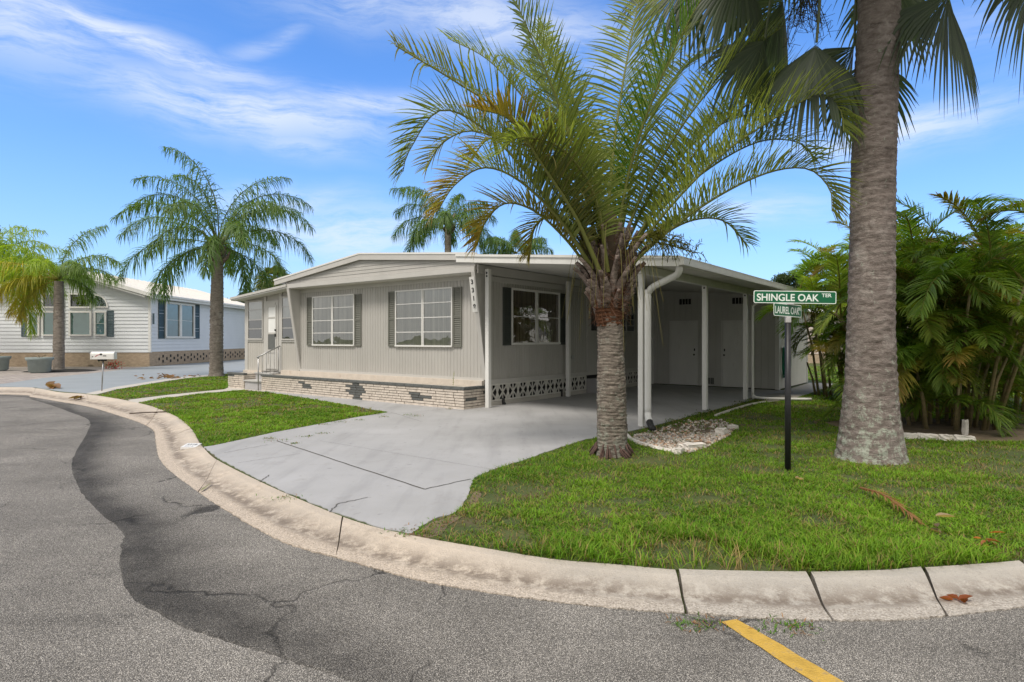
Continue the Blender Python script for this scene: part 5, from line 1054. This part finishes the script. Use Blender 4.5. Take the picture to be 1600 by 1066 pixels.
# round-headed cabbage palm behind the porch roof
p = P3(428, 437, 50); cbp = tree_empty('cabbage_palm', 'round-headed fan palm peeking above the porch roof of the beige home', (p.x, 50, 0), 'fan palms')
trunk_mesh('trunk', [(0, 0, -.1), (0, 0, 6.0)], [.28, .22, .2], BK3, cbp, 20, .08, .15, .02, .03, 61)
parts = []; r = np.random.default_rng(62)
for i in range(46):
    az = i*2.4; el = math.asin(1-1.45*(i+.5)/46); d = np.array((math.cos(el)*math.sin(az), math.cos(el)*math.cos(az), math.sin(el))); P = np.stack([np.array((0, 0, 6.2))+d*s for s in np.linspace(.1, .85, 6)]); A = nrm(d-UP*.25)
    parts += [tube_np(P, np.full(6, .02), 4, (.15, .16, .06)), fan(P[-1], A, UP+.01*r.normal(0, 1, 3), .85, 20, 1.5, r, (.07, .09, .025), (.15, .16, .045), droop=.4, tipd=.3)]
V, Q, C = join(parts); npmesh('crown', V, Q, LEAF, cbp, C)

# ---------------- clumping cane palms
def cane(label, x, y, seed, nst, rad, H, nfr, Lf, leanmax, bias=(0, 0), dark=1.15, mass=110):
    t = tree_empty('cane_palm', label, (x, y, 0), 'clumps of cane palms'); r = np.random.default_rng(seed); st = MB(); n = 0; CANE = mat('cane_stem', (.16, .15, .06), .6, .3, 6, .3, 20, stretch=(1, 1, 4), col2=(.30, .22, .12))
    for s in range(nst):
        a = r.uniform(0, 6.28); q = rad*math.sqrt(r.random()); bx, by = q*math.cos(a), q*math.sin(a); h = H*r.uniform(.22, 1.0); ln = leanmax*(q/rad)*h*r.uniform(.5, 1.2)
        tx, ty = bx+ln*math.cos(a)+bias[0]*h, by+ln*math.sin(a)+bias[1]*h; mid = (bx*.65+tx*.35, by*.65+ty*.35, h*.5); st.tube([(bx, by, -.05), mid, (tx, ty, h)], [.034, .028, .02], 7)
        k = nfr+(1 if r.random() < .4 else 0)
        for f in range(k):
            if n >= 99: break
            az = r.uniform(0, 6.28) if r.random() < .35 else a+r.normal(0, .9); el = R(80-62*((f+r.random()*.5)/k)); L = Lf*r.uniform(.75, 1.15)*(.7 if h < H*.35 else 1)
            u = r.random(); 
            if u < .16: c = dict(cA=(.19, .18, .03), cB=(.26, .22, .04), cTip=(.35, .2, .06))
            elif u < .20: c = dict(cA=(.22, .13, .05), cB=(.28, .18, .08), cTip=(.3, .2, .12))
            elif u < .5: c = dict(cA=(.13*dark, .19*dark, .03), cB=(.24*dark, .29*dark, .05))
            else: c = dict(cA=(.09*dark, .165*dark, .025), cB=(.17*dark, .255*dark, .042))
            V, Q, C = frond(arch((tx, ty, h-.05), az, el, L, R(r.uniform(55, 115)), twist=r.uniform(-.3, .3)), 62, .52, .026, r, beta=.5, alpha=(1.1, .6), droop=.35, start=.2, rach=(.018, .005), rcol=(.25, .23, .06), jit=.08, k=4, tipfrom=.75, **c)
            npmesh('frond', V, Q, LEAF, t, C); n += 1
    parts = []        # the uncountable inner foliage
    for f in range(mass):
        a = r.uniform(0, 6.28); z = H*r.uniform(.06, .95); q = (rad*.7+.30*z*leanmax)*math.sqrt(r.random()); px, py = q*math.cos(a)+bias[0]*z, q*math.sin(a)+bias[1]*z
        u = r.random(); c = dict(cA=(.15, .15, .03), cB=(.24, .2, .04)) if u < .12 else dict(cA=(.075*dark, .14*dark, .022), cB=(.19*dark, .265*dark, .045))
        parts.append(frond(arch((px, py, z), r.uniform(0, 6.28) if r.random() < .3 else a+r.normal(0, .8), R(r.uniform(15, 85)), Lf*r.uniform(.6, 1.05), R(r.uniform(60, 120)), twist=r.uniform(-.3, .3)), 46, .46, .027, r, beta=.5, alpha=(1.1, .6), droop=.35, start=.2, rach=(.014, .005), rcol=(.25, .23, .06), jit=.1, k=3, **c))
    V, Q, C = join(parts); fm = npmesh('inner_foliage', V, Q, LEAF, t, C); fm['kind'] = 'stuff'
    st.build('stems', CANE, t, smooth=True); return t
cane('big dense clump of cane palms right of the tall fan palm trunk', 7.75, 10.9, 71, 30, .85, 3.0, 3, 1.85, .40, bias=(-.04, -.03), mass=190)
cane('clump of cane palms with yellowish fronds at the far right edge behind the lawn', 11.0, 13.5, 73, 16, .8, 3.1, 3, 1.9, .3)
cane('clump of cane palms by the shed corner, seen left of the tall fan palm trunk', 9.35, 16.2, 72, 30, 1.15, 3.5, 3, 2.2, .30, dark=1.25, mass=150)

# ---------------- leafy trees far off
LEAFM = LEAF
def leafy(label, x, y, H, cr, seed, nl=9000, ls=.16, trunk=.25, c=(.03, .055, .02), c2=(.07, .10, .03), zc=.66, name='leafy_tree', nblob=16, grp='leafy trees in the distance'):
    t = tree_empty(name, label, (x, y, 0), grp, 'tree'); r = np.random.default_rng(seed); mb = MB(); cz0 = H*zc
    bl = []
    for i in range(nblob):
        a = r.uniform(0, 6.28); q = cr*math.sqrt(r.random())*.8; z = cz0+(H-cz0)*r.uniform(-.75, .75)*math.sqrt(max(0, 1-(q/cr)**2)); bl.append((q*math.cos(a), q*math.sin(a), z, cr*r.uniform(.22, .42)))
    mb.tube([(0, 0, -.1), (.05, 0, H*.22), (0, .05, H*.5)], [trunk*1.2, trunk, trunk*.6], 9)
    for bx, by, bz, br in bl: mb.tube([(0, .03, H*.3), (bx*.45, by*.45, (H*.3+bz)/2+.2), (bx, by, bz)], [trunk*.45, trunk*.28, trunk*.08], 6)
    mb.build('trunk', BK3, t, smooth=True)
    k = nl//nblob; Ps = []
    for bx, by, bz, br in bl:
        d = nrm(r.normal(0, 1, (k, 3))); Ps.append(np.array((bx, by, bz))+d*br*(r.random((k, 1))**.45)*np.array((1.1, 1.1, .8)))
    P = np.concatenate(Ps); n = len(P); D = nrm(r.normal(0, 1, (n, 3))); Sd = nrm(np.cross(D, r.normal(0, 1, (n, 3)))); c0 = np.array(c)+(np.array(c2)-np.array(c))*r.random((n, 1)); V, Q, C = ribbons(P, D, Sd, np.full(n, ls), np.full(n, ls*.55), np.full(n, .1), 1, .2, prof=(.8, .5), c0=c0, c1=c0)
    npmesh('crown', V, Q, LEAFM, t, C); return t
p = P3(1222, 432, 60); leafy('dark green treetop just above the shed roof edge, behind the sign', p.x+1, 60, 8.6, 2.6, 81, 8000, .22)
leafy('dark branchy tree at the left edge of the photo, above the yellow-green palm', -32.5, 36, 9.6, 2.9, 82, 7000, .2, zc=.6)
p = P3(388, 455, 85); leafy('small bluish treetops between the white home and the porch roof', p.x, 85, 8.9, 3.6, 83, 9000, .25, c=(.04, .07, .05), c2=(.07, .10, .07))
for i, (x, y, h, w) in enumerate(((32, 62, 7.5, 4.5), (45, 70, 9, 5.5), (62, 74, 8, 5), (-70, 95, 9, 6), (25, 80, 7, 4), (90, 90, 10, 7))):
    leafy(['broad tree behind the right hand cane palms', 'tall leafy tree far behind the cane palms on the right', 'far leafy tree beyond the right edge of the lawn', 'far leafy tree behind the white home', 'small tree hidden behind the shed', 'large tree at the far right horizon'][i], x, y, h, w, 90+i, 7000, .35)
# ================================================================== SMALL THINGS
# street sign
sg = empty('street_sign', 'black street sign post with two green name blades standing on the corner lawn', 'street sign', (*G(1231, 735), 0))
sx, sy = G(1231, 735)
mb = MB(); mb.tube([(0, 0, -.1), (0, 0, 1.76)], .034, 16); mb.build('pole', BLACKP, sg, smooth=True)
mb = MB(); mb.tube([(0, 0, 1.745), (0, 0, 1.80)], .038, 16); mb.box(-.035, .035, -.012, .012, 1.80, 1.822); mb.box(-.10, .07, -.014, .014, 1.957, 1.974); mb.build('bracket', mat('cast_aluminium', (.55, .53, .52), .45, .1, 10, metal=.6), sg, bevel=.003)
def rrect(w, h, r, n=5):
    out = []
    for cx, cy, a0 in ((w/2-r, h/2-r, 0), (-w/2+r, h/2-r, 90), (-w/2+r, -h/2+r, 180), (w/2-r, -h/2+r, 270)):
        out += [(cx+r*math.cos(R(a0+90*i/n)), cy+r*math.sin(R(a0+90*i/n))) for i in range(n+1)]
    return out
def blade(w, h, loc, rz, tilt, txts, z0=0):
    M4 = Matrix.Translation(loc) @ Matrix.Rotation(rz, 4, 'Z') @ Matrix.Rotation(tilt, 4, 'Y') @ Matrix.Rotation(R(90), 4, 'X')
    def T(a, d, z): return tuple(M4 @ Vector((a, z, d)))
    mb = MB(); mb.prism(rrect(w, h, .02), -.0015, .0015, T); b = mb.build('blade', SIGNWHITE, sg)
    mb = MB(); mb.prism(rrect(w-.018, h-.018, .014), .0017, .0022, T); mb.prism(rrect(w-.018, h-.018, .014), -.0022, -.0017, T); mb.build('green_face', GREENSIGN, b)
    for s, hh, x, y, xs, off in txts: text(s, hh, SIGNWHITE, b, M4 @ Matrix.Translation((x, y, .0028)), .0004, xs, off)
def sz(x0, x1): return (x1-x0)/FPX*7.19
blade(.965, .148, Vector((.083, 0, 2.045)), R(-1.5), R(.9), [('SHINGLE OAK', .084, -.448, -.044, .985, .0022), ('TER', .043, .312, .006, 1.12, .001)])
blade(.62, .15, Vector((.0, 0, 1.890)), R(37), R(1), [('LAUREL OAK', .085, -.285, -.042, .79, .002), ('DR', .042, .228, .006, .8, .001)])

# mailbox
mx_, my_ = G(160, 611.5)
mbx = empty('mailbox', 'white rounded mailbox on a leaning grey pole beside the blue-grey drive', 'mailbox', (mx_, my_, 0), R(8))
mb = MB(); mb.tube([(-.02, 0, -.05), (.02, 0, .92)], .019, 8); mb.build('pole', GREYMETAL, mbx, smooth=True)
def arc(w, h, n=8): return [(-w/2, 0)]+[(-w/2*math.cos(math.pi*i/n), h-w/2*.8+w/2*.8*math.sin(math.pi*i/n)) for i in range(n+1)]+[(w/2, 0)]
mb = MB(); mb.prism(arc(.20, .23), -.26, .36, lambda a, d, z: (d, a, .95+z)); body = mb.build('box', WHITE, mbx, bevel=.008)
mb = MB(); mb.prism(arc(.21, .235), -.285, -.262, lambda a, d, z: (d, a, .948+z)); mb.build('door', WHITE, mbx, bevel=.004)
mb = MB(); mb.box(-.10, .10, -.06, .06, .90, .948); mb.build('mount', DARK, mbx)
mb = MB(); mb.box(-.32, -.29, -.10, -.05, 1.13, 1.18); mb.build('latch', GREYMETAL, mbx)
RED = mat('red_decal', (.40, .02, .02), .5, .1, 5)
mb = MB(); Tm = lambda a, d, z: (a, -.1025-d, z)
mb.prism([(-.16, 1.02), (-.14, 1.05), (-.09, 1.085), (-.03, 1.10), (.0, 1.095), (-.02, 1.085), (-.08, 1.07), (-.13, 1.035)], 0, .0015, Tm); mb.build('emblem', RED, mbx)
mb = MB(); mb.prism([(.03+.035*math.cos(t)-.02, 1.10+.03*math.sin(t)) for t in np.linspace(0, 6.0, 12)], .002, .0035, Tm); mb.prism([(-.24, 1.01), (-.20, 1.03), (-.205, 1.05), (-.24, 1.03)], .0, .0015, Tm); mb.build('emblem_head', INK, mbx)
text('3322', .035, INK, mbx, Matrix.Translation((.06, -.104, 1.04)) @ Matrix.Rotation(R(90), 4, 'X'), .0005, 1, .001, 'house_number')

# planters by the white home
POT = mat('grey_green_pot', (.23, .27, .26), .7, .1, 4)
def pot(label, x, y, s=1):
    t = empty('flower_pot', label, 'flower pot', (x, y, 0), 0, 'grey-green flower pots'); pr = [(.30, 0), (.42, .08), (.46, .55), (.52, .60), (.54, .72), (.50, .72), (.44, .60), (.1, .58)]
    n = 24; V = [(r*s*math.cos(2*math.pi*j/n), r*s*math.sin(2*math.pi*j/n), z*s) for r, z in pr for j in range(n)]; mb = MB(); mb.add(V, [(i*n+j, i*n+(j+1) % n, (i+1)*n+(j+1) % n, (i+1)*n+j) for i in range(len(pr)-1) for j in range(n)]); mb.build('bowl', POT, t, smooth=True)
    mb = MB(); mb.tube([(0, 0, .5*s), (0, 0, .63*s)], .45*s, 20); mb.build('soil', SOIL, t)
    mb = MB(); r = random.Random(int(x*10))
    for k in range(14): a = r.uniform(0, 6.28); mb.tube([(0, 0, .6*s), (.1*math.cos(a), .1*math.sin(a), .75*s), (.25*math.cos(a), .25*math.sin(a), .78*s+r.random()*.1)], [.012, .01, .006], 4)
    mb.build('dry_stems', mat('dry_stem', (.22, .18, .12), .9, .3, 10), t)
px_, py_ = G(62, 583); pot('grey-green flower pot with dry stems left of the mulched palm', px_, py_, 1.0)
px_, py_ = G(-4, 580); pot('grey-green flower pot cut by the left edge of the photo', px_, py_, 1.0)
# mulch ring
mu = MB(); r = random.Random(4); mb = MB()
n = 30; cx, cy = p3x, p3y-.2; rim = [(cx+1.55*math.cos(2*math.pi*i/n)*r.uniform(.95, 1.05)+.25, cy+1.3*math.sin(2*math.pi*i/n)*r.uniform(.93, 1.05)) for i in range(n)]
mb.add([(x, y, .01) for x, y in rim]+[(cx+.25+(x-cx-.25)*.7, cy+(y-cy)*.7, .07) for x, y in rim]+[(cx+.2, cy, .09)], [(i, (i+1) % n, n+(i+1) % n, n+i) for i in range(n)]+[(n+i, n+(i+1) % n, 2*n) for i in range(n)])
tag(mb.build('mulch', mat('black_mulch', (.02, .018, .016), .95, .5, 20, 1, 40)), 'black mulch heaped round the foot of the yellow-green palm', 'mulch', kind='stuff')
# red flowers by the white home's skirt
t = empty('flower_bush', 'tiny plant with red flowers at the base of the white home, behind the mailbox', 'plant', (*G(177, 577), 0)); rr_ = np.random.default_rng(9); n = 160
P = rr_.normal(0, .12, (n, 3))*(1.6, 1, 1)+(0, 0, .2); P[:, 2] = np.abs(P[:, 2]); D = nrm(rr_.normal(0, 1, (n, 3))); c0 = np.where(rr_.random((n, 1)) < .55, np.array((.45, .02, .03)), np.array((.06, .1, .03))); V, Q, C = ribbons(P, D, nrm(np.cross(D, UP)), np.full(n, .08), np.full(n, .05), np.full(n, .1), 1, .2, prof=(1, .6), c0=c0, c1=c0); npmesh('foliage', V, Q, LEAF, t, C)

# painted number tile on the kerb
kt = empty('kerb_tile', 'small white number tile painted on the kerb at the lawn corner', 'sign', (*G(299, 697), 0))
bt = np.array(G(299, 697)); dirk = np.array(G(318, 698))-np.array(G(300, 670)); ang = math.atan2(dirk[1], dirk[0])
ang = R(8)
kt.location = (bt[0], bt[1], 0); kt.rotation_euler = (R(3), R(2), ang)
mb = MB(); mb.box(-.10, .10, -.13, .13, -.02, .012); mb.build('tile', WHITE, kt)
text('3318', .085, INK, kt, Matrix.Translation((-.075, .0, .0125)), .0004, .6, .001, 'digits'); text('3318', .05, mat('faded_ink', (.2, .2, .25), .6, .1, 4), kt, Matrix.Translation((-.07, -.09, .0125)), .0004, .9, 0, 'digits')

# gravel bed with white stones between the near palm and the corner post
bedp = BED; tag(poly_sheet('planting_bed', bedp, .010, SOIL), kind='structure')
r = np.random.default_rng(14); N_ = 5200; b0 = np.array(bedp).min(0); b1 = np.array(bedp).max(0); x = r.uniform(b0[0], b1[0], N_); y = r.uniform(b0[1], b1[1], N_); k = inpoly(x, y, bedp)
k &= (y < 9.75+.3*vnoise(x, y, .4, 3)) | (r.random(N_) < .22); k &= ~((np.hypot(x-2.75, y-8.95) < .17)); x = x[k]; y = y[k]; n = len(x)
ico = np.array([(1, 0, 0), (0, 1, 0), (-1, 0, 0), (0, -1, 0), (.5, .5, .7), (-.5, .5, .7), (-.5, -.5, .7), (.5, -.5, .7)]); s = r.uniform(.012, .030, n); ph = r.uniform(0, 6.28, n)
V = np.zeros((n, 8, 3)); 
for j, (a, b, c) in enumerate(ico): jx = r.uniform(.7, 1.3, n); V[:, j, 0] = x+s*(a*np.cos(ph)-b*np.sin(ph)*.7)*jx; V[:, j, 1] = y+s*(a*np.sin(ph)+b*np.cos(ph)*.7)*jx; V[:, j, 2] = .008+s*c*.9*jx+(c > 0)*.004+r.random(n)*.006
base = np.arange(n)[:, None]*8; Q = np.concatenate([base+np.array(q) for q in ((0, 1, 4, 7), (1, 2, 5, 4), (2, 3, 6, 5), (3, 0, 7, 6), (4, 5, 6, 7))]); col = np.array((.55, .50, .43))*r.uniform(.45, 1.25, (n, 1)); col = np.where(r.random((n, 1)) < .25, col*np.array((.9, .65, .5)), col)
PEB = bpy.data.materials.new('pebbles'); PEB.use_nodes = True; a_ = PEB.node_tree.nodes.new('ShaderNodeAttribute'); a_.attribute_name = 'tint'; PEB.node_tree.links.new(a_.outputs[0], PEB.node_tree.nodes['Principled BSDF'].inputs[0]); PEB.node_tree.nodes['Principled BSDF'].inputs['Roughness'].default_value = .85
tag(npmesh('gravel', V, Q, PEB, None, np.repeat(col, 8, 0), False), 'pale pinkish gravel in the bed beside the corner carport post', 'gravel', kind='stuff')
def rock(name, label, cat, x, y, sx_, sy_, sz_, rz, seed, m=STONEW, grp=None):
    bm = bmesh.new(); bmesh.ops.create_cube(bm, size=1); bmesh.ops.subdivide_edges(bm, edges=bm.edges[:], cuts=3, use_grid_fill=True); q = random.Random(seed)
    for v in bm.verts: v.co = Vector((v.co.x*sx_, v.co.y*sy_, v.co.z*sz_))*(1-.10*(v.co.length > .75)); v.co += Vector((q.uniform(-1, 1)*.03*sx_, q.uniform(-1, 1)*.05*sy_, q.uniform(-1, 1)*.09*sz_))
    me = bpy.data.meshes.new(name); bm.to_mesh(me); bm.free(); me.materials.append(m); o = bpy.data.objects.new(name, me); COL.objects.link(o); o.location = (x, y, sz_*.42); o.rotation_euler = (0, R(3), rz); tag(o, label, cat, grp or 'white stones round the gravel bed'); return o
rock('edging_stone', 'long white broken slab at the front corner of the gravel bed', 'stone', *G(1082, 702), .42, .16, .09, R(38), 1); rock('edging_stone', 'short white broken slab left of the long one at the gravel bed', 'stone', *G(1060, 708), .2, .12, .07, R(60), 2)
rock('edging_stone', 'upright white stone at the right side of the gravel bed', 'stone', *G(1127, 681), .22, .14, .13, R(55), 3); rock('edging_stone', 'small white stone furthest right by the gravel bed', 'stone', *G(1145, 671), .16, .1, .08, R(10), 4)
def strip(name, label, pts, w, h, m=STONEW):
    mb = MB(); mb.tube([Vector((p[0], p[1], h*.2)) for p in smooth_line(pts, 6)], w, 6); o = mb.build(name, m); tag(o, label, 'edging'); return o
strip('bed_edging', 'thin curved concrete edging along the lawn side of the gravel bed', [G(978,680), G(990,690), G(1020,700), G(1050,707)], .035, .05); strip('bed_edging', 'narrow raised edging strip on the lawn leading from the carport to the shed path', [G(1118,651), G(1140,643), G(1170,634), G(1195,629)], .035, .06)
tag(poly_sheet('mulched_ground', BED2, .006, SOIL), kind='structure')
for i, (px, py, L, rz) in enumerate(((1420, 685, .33, -8), (1451, 686.5, .30, -3), (1478, 688, .22, 0), (1505, 689.5, .30, 2))):
    rock('edging_block', ['leftmost pale edging block at the foot of the big cane palm clump', 'second pale edging block from the left below the big cane palm clump', 'short third pale edging block below the big cane palm clump', 'rightmost pale edging block below the big cane palm clump'][i], 'block', *G(px, py), L, .12, .09, R(rz), 20+i, grp='blocks edging the cane palms')
rock('edging_block', 'thin pale piece leaning upright at the right end of the edging blocks', 'block', *G(1508, 680), .07, .06, .26, R(20), 30)

# fallen bits
BR = (.30, .15, .06)
def litter(name, label, cat, x, y, r0, n, seed, c=BR, L=.12, w=.05, spread=.1, hgt=.03):
    r = np.random.default_rng(seed); P = np.zeros((n, 3)); P[:, 0] = r.normal(0, spread, n); P[:, 1] = r.normal(0, spread, n); P[:, 2] = np.abs(r.normal(0, hgt, n))+.012; D = nrm(np.stack([r.normal(0, 1, n), r.normal(0, 1, n), r.uniform(-.05, .35, n)], 1)); c0 = np.array(c)*r.uniform(.5, 1.3, (n, 1))
    V, Q, C = ribbons(P, D, nrm(np.cross(D, UP)), np.full(n, L)*r.uniform(.5, 1.2, n), np.full(n, w), np.full(n, .15), 3, .4, prof=(.3, 1, .8, .1), c0=c0, c1=c0*.8); o = npmesh(name, V, Q, LEAF, None, C); o.location = (x, y, 0); tag(o, label, cat, {'leaf': 'fallen dry leaves', 'husk': 'fallen palm husks'}.get(cat)); return o
k = litter('dry_leaf', 'dry rust-brown leaf lying in the kerb gutter at the lower right', 'leaf', *G(1497, 940, -.05), 0, 5, 1, (.28, .08, .03), .09, .05, .02, .01); k.location.z = -.055
litter('dry_leaf', 'orange-brown leaf litter on the grass at the right edge', 'leaf', *G(1541, 855), 0, 9, 2, (.45, .16, .05), .10, .03, .03, .05)
litter('dry_leaf', 'pale tan dry leaf on the lawn below the fallen frond', 'leaf', *G(1458, 831), 0, 3, 3, (.42, .30, .2), .13, .07, .01, .06)
litter('dry_leaf', 'curled dry leaf in the shade left of the tall palm base', 'leaf', *G(1274, 665), 0, 3, 4, (.25, .2, .14), .14, .07, .01, .05)
litter('dry_leaf', 'small pale leaf on the grass just right of the sign post', 'leaf', *G(1249, 754), 0, 3, 5, (.5, .36, .22), .08, .05, .01, .05)
litter('palm_boot', 'brown curled palm husk lying at the kerb of the blue-grey drive', 'husk', *G(75, 607), 0, 5, 6, (.28, .16, .09), .55, .28, .05, .1)
litter('palm_boot', 'small brown husk on the kerb near the mailbox', 'husk', *G(128, 621.5), 0, 4, 7, (.24, .15, .09), .35, .15, .04, .04)
litter('leaf_litter', 'brown leaf pile on the edge of the blue-grey drive by the queen palm', 'leaves', *G(265, 591), 0, 40, 8, (.25, .13, .08), .25, .1, .45, .05)
# palm litter strewn along the drive edge, scattered weeds in the joints
r = np.random.default_rng(22)
WD = [(433,689,.10),(520,655,.08),(531,660,.08),(545,652,.06),(562,657,.07),(585,648,.1),(600,652,.07),(638,649,.10),(650,651,.06),(505,664,.08),(480,683,.06),(505,678,.07),(420,686,.05),(460,694,.04),(702,640,.05),(1076,962,.05),(1218,966,.08),(1246,966,.06),(1110,963,.06),(640,835,.10),(652,832,.1),(445,780,.1),(700,820,.1)]
mbp = []
for (px, py, rad) in WD:
    x, y = G(px, py); n = 46; P = np.zeros((n, 3)); P[:, 0] = x+r.normal(0, rad, n); P[:, 1] = y+r.normal(0, rad*.8, n); P[:, 2] = (-.05 if py > 955 else .008); D = nrm(np.stack([r.normal(0, 1, n), r.normal(0, 1, n), r.uniform(.3, 1.4, n)], 1)); br = r.random((n, 1)) < .35; c0 = np.where(br, np.array((.30, .17, .09)), np.array((.09, .19, .02)))*r.uniform(.6, 1.3, (n, 1)); mbp.append(ribbons(P, D, nrm(np.cross(D, UP)), np.full(n, .05), np.full(n, .007), np.full(n, .4), 2, .1, prof=(1, .8, .1), c0=c0, c1=c0))
V, Q, C = join(mbp); tag(npmesh('weeds', V, Q, GRASSM, None, C), 'small weeds and brown litter in the cracks of the pale driveway and kerb', 'weeds', kind='stuff')
# weedy growth along the carport slab edge
mbp = []
for k in range(150):
    t = r.random(); a = np.array(HW(4.42, -.3)); b = np.array(HW(4.5, 6.6)); c = a+(b-a)*t+r.normal(0, .11, 2); c[0] += .22*r.random(); n = 26; P = np.zeros((n, 3)); P[:, 0] = c[0]+r.normal(0, .07, n); P[:, 1] = c[1]+r.normal(0, .07, n); P[:, 2] = .005; D = nrm(np.stack([r.normal(0, 1, n), r.normal(0, 1, n), r.uniform(.2, 1.6, n)], 1)); br = r.random((n, 1)) < .22; c0 = np.where(br, np.array((.28, .22, .10)), np.array((.07, .13, .02)))*r.uniform(.6, 1.3, (n, 1)); mbp.append(ribbons(P, D, nrm(np.cross(D, UP)), np.full(n, .09), np.full(n, .011), np.full(n, .45), 2, .1, prof=(1, .8, .1), c0=c0, c1=c0))
for k in range(60):
    c = (r.uniform(2.1, 4.2), r.uniform(8.9, 11.4)); n = 30; P = np.zeros((n, 3)); P[:, 0] = c[0]+r.normal(0, .08, n); P[:, 1] = c[1]+r.normal(0, .08, n); P[:, 2] = .005
    if not inpoly(np.array([c[0]]), np.array([c[1]]), BED)[0] or (c[1] < 9.6 and r.random() < .8): continue
    D = nrm(np.stack([r.normal(0, 1, n), r.normal(0, 1, n), r.uniform(.2, 1.6, n)], 1)); c0 = np.array((.08, .16, .02))*r.uniform(.6, 1.5, (n, 1)); mbp.append(ribbons(P, D, nrm(np.cross(D, UP)), np.full(n, .10), np.full(n, .012), np.full(n, .45), 2, .1, prof=(1, .8, .1), c0=c0, c1=c0))
V, Q, C = join(mbp); tag(npmesh('weeds', V, Q, GRASSM, None, C), 'low green weeds along the carport floor edge and over the gravel bed', 'weeds', kind='stuff')
# planter weed
t = empty('weed', 'tall spindly yellow-green weed growing at the right end of the brick planter', 'weed', (*HW(-.62, .32), .47)); V, Q, C = frond([(0, 0, 0), (.01, 0, .16), (.03, 0, .34)], 9, .09, .02, np.random.default_rng(3), beta=.2, alpha=(1.1, .8), droop=.3, start=.1, rach=(.006, .003), cA=(.2, .24, .08), cB=(.3, .3, .12)); npmesh('stalk', V, Q, LEAF, t, C)
# fallen frond on the lawn
f0 = Vector((*G(1345, 770), .03)); f1 = Vector((*G(1440, 822), .02)); t = empty('fallen_frond', 'dry orange-brown fallen palm frond stalk lying on the right lawn', 'palm frond', f0)
m_ = f1-f0; V, Q, C = frond([(0, 0, .02), tuple(m_*.4+Vector((0, 0, .07))), tuple(m_*.75+Vector((0, 0, .04))), tuple(m_)], 26, .22, .012, np.random.default_rng(13), beta=.0, alpha=(.35, .25), droop=.1, start=.0, rach=(.016, .005), cA=(.28, .13, .05), cB=(.42, .24, .10), rcol=(.33, .18, .08)); npmesh('stalk', V, Q, LEAF, t, C)
t = empty('fallen_leaf', 'single greenish palm leaflet lying on the kerb before the driveway', 'leaf', (*G(322, 762, -.04), -.045)); mb = MB(); mb.add([(-.012, .16, .012), (.0, .17, .02), (.018, -.12, .016), (.0, -.17, .012), (-.014, -.08, .018)], [(0, 1, 2, 3, 4)]); mb.build('blade', mat('fading_leaflet', (.22, .22, .11), .7, .2, 10), t, recalc=False); t.rotation_euler = (0, 0, R(8))
t = empty('twig', 'dark forked twig lying across the kerb near the left lawn', 'twig', (*G(238, 646), .0)); mb = MB(); mb.tube([(-.35, -.2, .02), (-.1, -.1, .03), (.2, .1, .02), (.45, .25, .03)], .012, 5); mb.tube([(.0, -.05, .03), (.15, -.08, .02)], .009, 5); mb.build('stick', mat('twig_bark', (.07, .05, .04), .9, .2, 8), t)

# house across the way at the right, seen through the palms, and the one reflected in the windows
def plain_home(label, x, y, rz, L, D, H, seed, wc):
    t = empty('mobile_home', label, 'mobile home', (x, y, 0), rz, 'mobile homes'); wm = mat('siding_%d' % seed, wc, .6, .05, 2); F_ = FRONT(0)
    lap('front_wall', wm, t, F_, 0, L, .6, H, .2); mb = MB(); mb.box(0, L, .02, D, .6, H); mb.prism([(.0, H), (.0+.0, H), (L, H)], 0, .1, F_) if 0 else None; mb.build('walls', wm, t)
    mb = MB(); mb.box(.05, L-.05, .0, D-.05, 0, .62); mb.build('skirt', TAN, t)
    mb = MB(); T = lambda a, d, z: (d, a, z); mb.prism([(-.4, H-.02), (D/2, H+.9), (D+.4, H-.02), (D+.4, H+.08), (D/2, H+1.02), (-.4, H+.08)], -.4, L+.4, T); mb.build('roof', NROOF, t)
    for s in (0, L): mb = MB(); mb.prism([(0, H), (D/2, H+.9), (D, H)], s-.03 if s == 0 else s-.05, s+.05 if s == 0 else s+.03, T); mb.build('gable', wm, t)
    q = random.Random(seed); a = 1.0
    while a < L-2: w = window(t, lambda a_, d, z: (a_, -d-.02, z), a, a+1.4, 1.5, 2.6, [.5], [a+.7], WHITE, DARK, GLASS2, .06, drape=False); a += q.choice([2.6, 3.2, 3.8])
    return t
plain_home('pale pinkish mobile home roof showing between the cane palms and the shed', 12.5, 40, R(-8), 16, 7, 3.2, 1, (.55, .47, .42))
plain_home('white mobile home glimpsed at the right edge behind the cane palms', 27, 30, R(-35), 14, 7, 2.9, 2, (.62, .61, .58))
plain_home('grey mobile home across the street behind the camera', -6, -19, R(180), 14, 7, 3.0, 3, (.50, .48, .44))
plain_home('white mobile home across the street reflected in the front windows', -30, -8, R(120), 14, 7, 3.0, 4, (.66, .66, .64))
leafy('round green tree across the street behind the camera', -16, -22, 9, 4, 101, 4000, .4); leafy('broad green tree across the street reflected in the left window', -26, -16, 8.5, 4.5, 102, 4000, .4); leafy('tall tree across the street by the white home', -36, -2, 8, 4, 103, 4000, .4)
